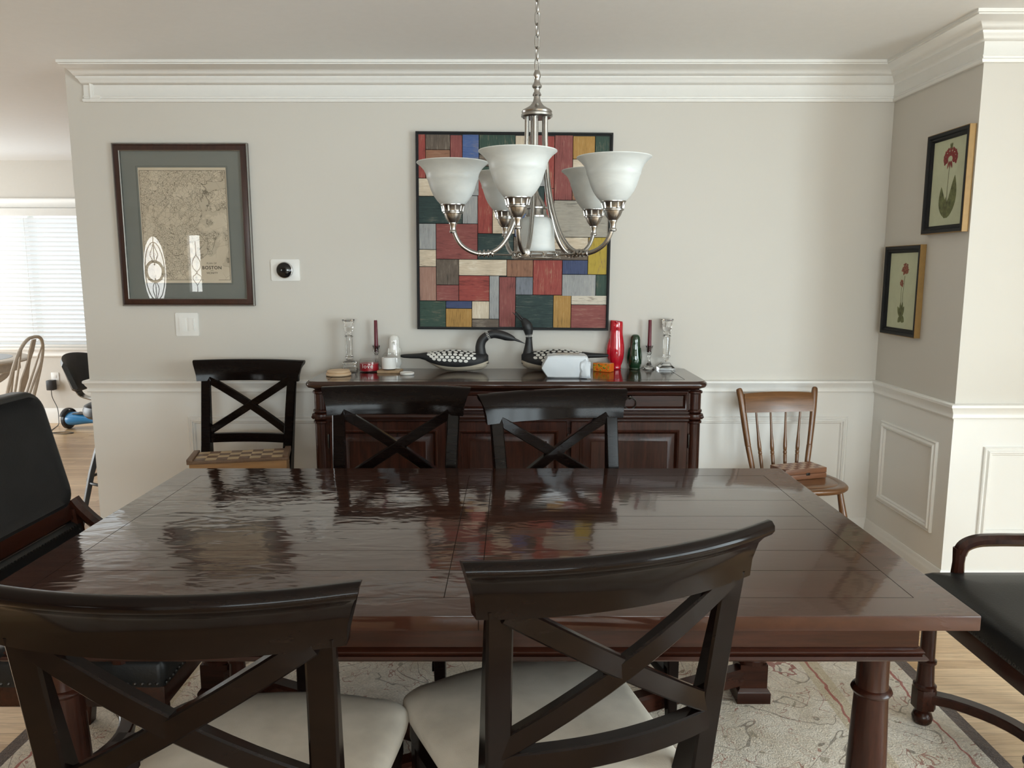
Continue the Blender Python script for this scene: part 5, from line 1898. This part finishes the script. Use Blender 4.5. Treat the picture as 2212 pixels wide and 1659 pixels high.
def checker_mat(name, sx, sy, ox, oy, c1, c2):
    m, nt, b = new_mat(name)
    setc(b, c1, 0.35)
    tc = nd(nt, 'ShaderNodeTexCoord')
    mp_ = nd(nt, 'ShaderNodeMapping')
    mp_.inputs['Location'].default_value = (ox, oy, 0.5)
    mp_.inputs['Scale'].default_value = (sx, sy, 0.0)
    ck = nd(nt, 'ShaderNodeTexChecker')
    ck.inputs['Scale'].default_value = 1.0
    nt.links.new(tc.outputs['Object'], mp_.inputs['Vector'])
    nt.links.new(mp_.outputs['Vector'], ck.inputs['Vector'])
    g = noise(nt, coords(nt, (8, 60, 8)), 3, 3)
    nt.links.new(ramp(nt, g, [(0.3, tuple(k * 0.85 for k in c1)), (0.7, c1)]), ck.inputs['Color1'])
    nt.links.new(ramp(nt, g, [(0.3, tuple(k * 0.8 for k in c2)), (0.7, c2)]), ck.inputs['Color2'])
    nt.links.new(ck.outputs['Color'], b.inputs['Base Color'])
    return m


M['oakbox'] = wood('oak_box_wood', (0.22, 0.105, 0.035), (0.38, 0.20, 0.075), 'X', 0.45)
M['walnutbox'] = wood('walnut_edge_wood', (0.10, 0.055, 0.03), (0.19, 0.11, 0.065), 'Y', 0.45)
M['redbox'] = wood('reddish_box_wood', (0.12, 0.048, 0.022), (0.22, 0.09, 0.043), 'X', 0.4)
t = thing('chess_box', 'oak chess box with a checkered top on the seat of the chair by the wall', 'chess box', (-1.228, 3.405, 0.5012), R(12.5))
mb = MB()
mb.box(-0.205, 0.205, -0.088, 0.088, 0, 0.094, bev=0.002)
mb.build('case', M['oakbox'], t)
mb = MB()
mb.box(-0.214, 0.214, -0.095, 0.095, 0.092, 0.106, bev=0.003)
for s in (-1, 1):
    mb.box(s * 0.201 - 0.013, s * 0.201 + 0.013, -0.095, 0.095, 0.104, 0.1155, bev=0.002)
mb.build('lid', M['walnutbox'], t)
mb = MB()
mb.box(-0.187, 0.187, -0.082, 0.082, 0.1055, 0.1075)
mb.build('checkered_field', checker_mat('chess_squares', 1 / 0.04675, 1 / 0.041, 0, 0, (0.50, 0.37, 0.22), (0.17, 0.10, 0.065)), t)
mb = MB()
mb.box(-0.206, 0.206, -0.0892, 0.0892, 0.046, 0.048)
mb.build('case_seam', M['walnutbox'], t)

# ------------------------------------------------------------------ small plank-seat chair by the corner
wcx, wcy = 1.352, 3.565
wc = thing('windsor_chair', 'small honey maple spindle-back chair with a plank seat near the wall corner', 'chair', (wcx, wcy, 0), R(187))
mb = MB()
def d_out(g):
    p = []
    for k in range(41):
        a = 2 * PI * k / 40
        cx_, sy_ = math.cos(a), math.sin(a)
        e = 0.55 if sy_ > 0 else 0.42
        x = (0.208 + g) * math.copysign(abs(cx_) ** e, cx_) * (1 if sy_ > 0 else 0.94)
        y = (0.205 + g) * math.copysign(abs(sy_) ** (0.75 if sy_ > 0 else 0.5), sy_)
        p.append((x, y))
    return p[:-1]
secs = []
for zz, g in ((0.413, -0.045), (0.416, -0.030), (0.424, -0.010), (0.434, 0.0), (0.442, 0.001), (0.448, -0.004), (0.451, -0.012), (0.451, -0.036), (0.4495, -0.038), (0.4495, -0.041), (0.451, -0.043), (0.450, -0.09)):
    secs.append([(x, y, zz) for x, y in d_out(g)])
mb.loft(secs)
mb.build('seat', M['honey'], wc, angle=60)
for s in (-1, 1):
    mb = MB()
    pts = [(s * 0.138, -0.165, 0.440), (s * 0.152, -0.180, 0.52), (s * 0.160, -0.188, 0.566), (s * 0.1604, -0.1885, 0.570), (s * 0.161, -0.189, 0.574), (s * 0.163, -0.191, 0.585), (s * 0.176, -0.205, 0.68), (s * 0.186, -0.217, 0.76), (s * 0.194, -0.230, 0.82), (s * 0.199, -0.238, 0.848), (s * 0.200, -0.240, 0.853)]
    mb.tube(smooth_path(pts, 3), [r_ for p_ in zip([0.0125, 0.0145, 0.0148, 0.0128, 0.0148, 0.0150, 0.0160, 0.0168, 0.0168, 0.0145], [0.0132, 0.0146, 0.0142, 0.0133, 0.0149, 0.0152, 0.0163, 0.0168, 0.0168, 0.0120], [0.0139, 0.0147, 0.0135, 0.014, 0.015, 0.0156, 0.0166, 0.0168, 0.016, 0.009]) for r_ in p_] + [0.004], 14, flat=0.8)
    mb.build('back_post', M['honey_v'], wc)
    for fy in (-1, 1):
        mb = MB()
        x0, y0_ = s * 0.145, (0.135 if fy > 0 else -0.135)
        x1, y1_ = s * 0.195, (0.215 if fy > 0 else -0.20)
        pp = []
        rr = []
        for q, r_ in ((0, 0.013), (0.12, 0.0145), (0.30, 0.0175), (0.335, 0.018), (0.345, 0.0160), (0.355, 0.018), (0.5, 0.017), (0.72, 0.0145), (0.735, 0.0130), (0.75, 0.0145), (1.0, 0.0105)):
            pp.append((x0 + (x1 - x0) * q, y0_ + (y1_ - y0_) * q, 0.425 * (1 - q)))
            rr.append(r_)
        mb.tube(pp, rr, 14)
        mb.build('leg', M['honey_v'], wc)
mb = MB()
for s in (-1, 1):
    mb.tube([(s * 0.170, 0.175, 0.20), (s * 0.172, 0, 0.20), (s * 0.168, -0.168, 0.20)], [0.008, 0.011, 0.008], 10)
mb.tube([(-0.17, 0, 0.20), (0, 0, 0.20), (0.17, 0, 0.20)], [0.008, 0.011, 0.008], 10)
mb.tube([(-0.17, 0.19, 0.15), (0, 0.192, 0.15), (0.17, 0.19, 0.15)], [0.008, 0.011, 0.008], 10)
mb.build('stretcher', M['honey'], wc)
mb = MB()
pts = [(x, -0.213 - 0.012 * (1 - (x / 0.19) ** 2), 0.782) for x in [-0.177 + 0.354 * k / 12 for k in range(13)]]
secs = []
for x, y, zc in pts:
    u = x / 0.177
    top = 0.828 + 0.006 * (1 - u * u)
    bot = 0.738 - 0.002 * (1 - u * u)
    lean = 0.014
    secs.append([(x, y + 0.006 + lean, bot), (x, y + 0.008 - 0.0, (top + bot) / 2), (x, y + 0.006 - lean, top - 0.004), (x, y - lean, top), (x, y - 0.006 - lean, top - 0.004), (x, y - 0.008, (top + bot) / 2), (x, y - 0.006 + lean, bot)])
mb.loft(secs)
mb.build('crest_rail', M['honey'], wc)
for xb, xt in ((-0.089, -0.116), (-0.030, -0.040), (0.030, 0.040), (0.089, 0.116)):
    mb = MB()
    pp, rr = [], []
    for q, r_ in ((0, 0.0068), (0.1, 0.0085), (0.26, 0.0092), (0.275, 0.0075), (0.285, 0.0095), (0.325, 0.0095), (0.335, 0.0072), (0.345, 0.0092), (0.40, 0.0098), (0.46, 0.0092), (0.62, 0.0062), (1.0, 0.0050)):
        pp.append((xb + (xt - xb) * q, -0.172 - 0.043 * q - 0.004 * math.sin(PI * q), 0.446 + 0.296 * q))
        rr.append(r_)
    mb.tube(pp, rr, 12)
    mb.build('spindle', M['honey_v'], wc)

t = thing('chess_box', 'small reddish folding chess box on the plank seat of the spindle-back chair', 'chess box', (1.377, 3.610, 0.4515), R(17))
mb = MB()
mb.box(-0.115, 0.115, -0.060, 0.060, 0.0, 0.024, bev=0.0015)
mb.box(-0.115, 0.115, -0.060, 0.060, 0.0255, 0.050, bev=0.0015)
mb.build('case', M['redbox'], t)
mb = MB()
mb.box(-0.112, 0.112, -0.0585, 0.0585, 0.0495, 0.0508)
mb.build('checkered_field', checker_mat('small_chess_squares', 1 / 0.028, 1 / 0.029, 0, 0, (0.50, 0.33, 0.22), (0.20, 0.075, 0.045)), t)
mb = MB()
mb.box(0.0, 0.02, -0.0625, -0.0605, 0.018, 0.031, bev=0.0008)
mb.build('clasp', M['dark_metal'], t)

# ------------------------------------------------------------------ breakfast room seen past the wall
bl = thing('window_blind', 'white horizontal slat blind on the bright breakfast room window', 'blind', (0, 0, 0))
b0, b1 = WB[0] + 0.03, WB[1] - 0.03
mb = MB()
mb.box(b0, b1, YN - 0.045, YN + 0.03, WB[3] - 0.075, WB[3] - 0.005, bev=0.006)
mb.build('headrail', M['white'], bl)
mb = MB()
z = WB[2] + 0.05
while z < WB[3] - 0.085:
    tl_ = R(47)
    secs = []
    for x in (b0, b1):
        secs.append([(x, YN - 0.008 + dy * math.cos(tl_) - dzz * math.sin(tl_), z - dy * math.sin(tl_) + dzz) for dy, dzz in ((-0.025, 0), (0, 0.0022), (0.025, 0), (0.025, -0.002), (0, 0.0004), (-0.025, -0.002))])
    mb.loft(secs)
    z += 0.0415
mb.build('slats', M['slat'], bl)
mb = MB()
mb.box(b0, b1, YN - 0.035, YN + 0.018, WB[2] + 0.008, WB[2] + 0.03, bev=0.004)
mb.build('bottom_rail', M['white'], bl)
mb = MB()
for x in (-5.6, -5.0, -4.45, -3.9):
    mb.tube([(x, YN - 0.036, WB[2] + 0.02), (x, YN - 0.036, WB[3] - 0.05)], 0.0015, 5)
mb.build('ladder_cords', M['white'], bl)

ot = thing('power_outlet', 'white double power outlet plate low on the breakfast room wall', 'power outlet', (-4.306, YN - 0.0, 0.425))
mb = MB()
mb.prism(rrect(-0.036, 0.036, -0.058, 0.058, 0.004), -0.006, 0.0, 'XZ', bev=0.002)
mb.build('outlet_plate', M['white'], ot)
for zz in (-0.02, 0.02):
    mb = MB()
    mb.prism(rrect(-0.016, 0.016, zz - 0.014, zz + 0.014, 0.006), -0.008, -0.005, 'XZ', bev=0.001)
    mb.build('socket_face', M['white'], ot)
ad = thing('power_adapter', 'black power adapter plugged into the outlet with a cord hanging down', 'power adapter', (-4.325, YN, 0.372))
mb = MB()
mb.box(-0.032, 0.032, -0.075, -0.0085, -0.05, 0.045, bev=0.008)
mb.build('adapter_body', M['black_plastic'], ad)
mb = MB()
mb.tube(smooth_path([(0, -0.05, -0.05), (0.005, -0.05, -0.12), (0.05, -0.06, -0.22), (0.065, -0.08, -0.32), (0.08, -0.12, -0.366), (0.14, -0.30, -0.3685), (0.20, -0.46, -0.3685), (0.36, -0.52, -0.3685), (0.42, -0.47, -0.3685), (0.30, -0.44, -0.3685), (0.14, -0.52, -0.3685)], 6), 0.0035, 6)
mb.build('cord', M['black_plastic'], ad)

# hoverboard
hb = thing('hoverboard', 'blue two-wheeled hoverboard lying on the floor below the window', 'hoverboard', (-3.80, 6.90, 0.0), R(-8))
M['blue'] = plain('glossy_sky_blue_plastic', (0.035, 0.22, 0.48), 0.25, coat=0.3, var=0.03)
mb = MB()
secs = []
for x, ry, rz_ in ((-0.235, 0.085, 0.060), (-0.20, 0.09, 0.062), (-0.12, 0.075, 0.050), (-0.04, 0.055, 0.040), (0.0, 0.050, 0.038), (0.04, 0.055, 0.040), (0.12, 0.075, 0.050), (0.20, 0.09, 0.062), (0.235, 0.085, 0.060)):
    secs.append([(x, ry * math.cos(a), 0.095 + rz_ * math.sin(a)) for a in [2 * PI * i / 20 for i in range(20)]])
mb.loft(secs)
mb.build('body', M['blue'], hb)
for s in (-1, 1):
    mb = MB()
    mb.lathe([(0, -0.025), (0.05, -0.026), (0.075, -0.024), (0.086, -0.012), (0.086, 0.012), (0.075, 0.024), (0.05, 0.026), (0, 0.025)], s * 0.262, 0, 0.0865, 32, M=Matrix.Rotation(R(90), 4, 'Y'))
    mb.build('wheel', M['black_plastic'], hb)
    mb = MB()
    mb.tube([(s * 0.262, 0.098 * math.cos(a), 0.0865 + 0.098 * math.sin(a)) for a in [R(25 + 130 * i / 12) for i in range(13)]], 0.022, 10, flat=0.4)
    mb.build('fender', M['black_plastic'] if s < 0 else M['blue'], hb)
    mb = MB()
    mb.box(s * 0.13 - 0.055, s * 0.13 + 0.055, -0.055, 0.055, 0.142, 0.150, bev=0.004)
    mb.build('foot_pad', M['black_plastic'], hb)

# black stool behind the wall end
st = thing('bar_stool', 'dark grey bar stool with a curved back, half hidden behind the wall end', 'bar stool', (-2.245, 4.40, 0), 0)
M['stool'] = plain('charcoal_plastic', (0.035, 0.037, 0.040), 0.4, var=0.15)
mb = MB()
mb.lathe([(0, 0.600), (0.16, 0.600), (0.195, 0.606), (0.213, 0.625), (0.215, 0.650), (0.206, 0.672), (0.18, 0.684), (0.10, 0.688), (0, 0.687)], n=40)
mb.build('seat', M['stool'], st)
mb = MB()
secs = []
for k in range(13):
    u = -1 + k / 6
    a = R(180 + 42 * u)
    rr = 0.245
    low, hi = 0.745 + 0.03 * u * u, 0.965 - 0.035 * u * u
    sec = []
    for zz, g, th_ in ((low, 0.0, 0), (low + 0.008, 0, 1), (hi - 0.02, 0.045, 1), (hi, 0.05, 0), (hi - 0.02, 0.045, -1), (low + 0.008, 0, -1)):
        r_ = rr + g + 0.013 * th_
        sec.append((r_ * math.cos(a), r_ * math.sin(a), zz))
    secs.append(sec)
mb.loft(secs)
mb.build('backrest', M['stool'], st)
mb = MB()
mb.bar(smooth_path([(-0.262, 0, 0.80), (-0.262, 0, 0.755), (-0.235, 0, 0.715), (-0.15, 0, 0.692), (-0.08, 0, 0.687)], 4), 0.06, 0.007, (0, 1, 0), bev=0.002)
mb.build('chrome_bracket', plain('chrome', (0.6, 0.6, 0.6), 0.12, 1.0), st)
for k in range(4):
    a = R(45 + 90 * k)
    mb = MB()
    mb.bar([(0.10 * math.cos(a), 0.10 * math.sin(a), 0.605), (0.20 * math.cos(a), 0.20 * math.sin(a), 0.3), (0.275 * math.cos(a), 0.275 * math.sin(a), 0.0)], [0.04, 0.036, 0.03], [0.03, 0.026, 0.022], (-math.sin(a), math.cos(a), 0), bev=0.004)
    mb.build('leg', M['stool'], st)
mb = MB()
mb.tube([(0.215 * math.cos(a), 0.215 * math.sin(a), 0.24) for a in [2 * PI * i / 32 for i in range(32)]], 0.009, 8, closed=True)
mb.build('foot_ring', M['stool'], st)

# whitewashed hoop-back chair and pedestal table
M['whitewash'] = plain('whitewashed_wood', (0.56, 0.50, 0.43), 0.55, var=0.14, vscale=14)
hc = thing('hoop_back_chair', 'whitewashed hoop-back chair at the round breakfast table', 'chair', (-3.865, 5.66, 0), R(93))
mb = MB()
secs = []
for zz, g in ((0.415, -0.03), (0.425, -0.008), (0.44, 0.0), (0.452, -0.006), (0.456, -0.03), (0.452, -0.09)):
    secs.append([(x, y, zz) for x, y in d_out(g)])
mb.loft(secs)
mb.build('seat', M['whitewash'], hc)


def hoop(u):
    """u in 0..1 along the hoop; returns local point on the leaning back plane"""
    a = PI * u
    x = -0.185 * math.copysign(abs(math.cos(a)) ** 0.72, math.cos(a))
    s = abs(math.sin(a)) ** 0.62
    return Vector((x * (1 + 0.08 * s), -0.185 - 0.155 * s, 0.448 + 0.50 * s))


mb = MB()
mb.tube([hoop(k / 48) for k in range(49)], 0.0125, 10)
mb.build('hoop', M['whitewash'], hc)
for xb, uu in ((-0.115, 0.16), (-0.07, 0.30), (0.07, 0.70), (0.115, 0.84)):
    mb = MB()
    tp = hoop(uu)
    mb.tube([(xb, -0.182, 0.448), ((xb * 0.6 + tp.x * 0.4), -0.182 + 0.4 * (tp.y + 0.182), 0.448 + 0.4 * (tp.z - 0.448)), tuple(tp)], [0.0075, 0.0085, 0.006], 10)
    mb.build('spindle', M['whitewash'], hc)
mb = MB()
for x0 in (0.0,):
    outl = [(0.0, 0.026), (0.10, 0.018), (0.22, 0.034), (0.38, 0.046), (0.52, 0.030), (0.66, 0.018), (0.80, 0.030), (0.98, 0.024)]
    secs = []
    for q, hwid in outl:
        c_ = Vector((0, -0.183 - 0.157 * q, 0.448 + 0.492 * q))
        secs.append([c_ + Vector((sx * hwid, sy, 0)) for sx, sy in ((-1, -0.005), (1, -0.005), (1, 0.005), (-1, 0.005))])
    mb.loft(secs)
mb.build('splat', M['whitewash'], hc)
for s in (-1, 1):
    for fy in (-1, 1):
        mb = MB()
        pp = [(s * (0.13 + 0.07 * q), fy * (0.12 + 0.08 * q), 0.43 * (1 - q)) for q in (0, 0.15, 0.4, 0.43, 0.46, 0.7, 1)]
        mb.tube(pp, [0.012, 0.016, 0.021, 0.015, 0.021, 0.018, 0.011], 12)
        mb.build('leg', M['whitewash'], hc)
mb = MB()
for s in (-1, 1):
    mb.tube([(s * 0.165, 0.16, 0.19), (s * 0.167, 0, 0.19), (s * 0.165, -0.16, 0.19)], [0.008, 0.013, 0.008], 8)
mb.tube([(-0.165, 0, 0.19), (0, 0, 0.19), (0.165, 0, 0.19)], [0.008, 0.013, 0.008], 8)
mb.build('stretcher', M['whitewash'], hc)

bt = thing('breakfast_table', 'round whitewashed pedestal table under the breakfast window', 'table', (-4.40, 5.93, 0))
mb = MB()
mb.lathe([(0, 0.722), (0.555, 0.722), (0.575, 0.728), (0.58, 0.738), (0.572, 0.748), (0.56, 0.752), (0.46, 0.752), (0.455, 0.7505), (0, 0.7505)], n=64)
mb.build('tabletop', M['whitewash'], bt)
mb = MB()
mb.lathe([(0, 0.751), (0.452, 0.751), (0.452, 0.7525), (0, 0.7525)], n=64)
mb.build('inset_top', plain('grey_blue_inset', (0.30, 0.32, 0.35), 0.35, var=0.05), bt)
mb = MB()
mb.lathe([(0, 0.72), (0.50, 0.72), (0.50, 0.655), (0.49, 0.65), (0.0, 0.65)], n=64)
mb.build('apron', M['whitewash'], bt)
mb = MB()
mb.lathe([(0, 0.65), (0.22, 0.65), (0.20, 0.62), (0.11, 0.57), (0.085, 0.50), (0.12, 0.42), (0.13, 0.34), (0.09, 0.28), (0.10, 0.22), (0.14, 0.18), (0.14, 0.12), (0.0, 0.12)], n=32)
mb.build('pedestal', M['whitewash'], bt)
for k in range(4):
    a = R(-38 + 90 * k)
    mb = MB()
    path = smooth_path([(0.44 * math.cos(a), 0.44 * math.sin(a), 0.65), (0.40 * math.cos(a), 0.40 * math.sin(a), 0.58), (0.30 * math.cos(a), 0.30 * math.sin(a), 0.52), (0.20 * math.cos(a), 0.20 * math.sin(a), 0.44), (0.12 * math.cos(a), 0.12 * math.sin(a), 0.40)], 5)
    mb.bar(path, 0.05, 0.045, (-math.sin(a), math.cos(a), 0), bev=0.01)
    mb.build('bracket', M['whitewash'], bt)
    mb = MB()
    path = smooth_path([(0.10 * math.cos(a), 0.10 * math.sin(a), 0.20), (0.22 * math.cos(a), 0.22 * math.sin(a), 0.17), (0.36 * math.cos(a), 0.36 * math.sin(a), 0.07), (0.45 * math.cos(a), 0.45 * math.sin(a), 0.03)], 5)
    mb.bar(path, 0.06, [0.09, 0.088, 0.086, 0.084, 0.082, 0.08, 0.075, 0.07, 0.068, 0.066, 0.064, 0.062, 0.06, 0.06, 0.06, 0.06], (-math.sin(a), math.cos(a), 0), bev=0.01)
    mb.build('foot', M['whitewash'], bt)

# loop of black cord lying on the rug by the far table leg
mb = MB()
mb.tube(smooth_path([(-1.06, 2.36, 0.0145), (-1.02, 2.33, 0.0145), (-0.96, 2.315, 0.0145), (-0.93, 2.335, 0.0145), (-0.945, 2.365, 0.0145), (-0.90, 2.40, 0.0145)], 8), 0.0028, 6)
tag(mb.build('cable_loop', M['black_plastic']), 'loop of thin black cord on the rug by the far table leg', 'cord')
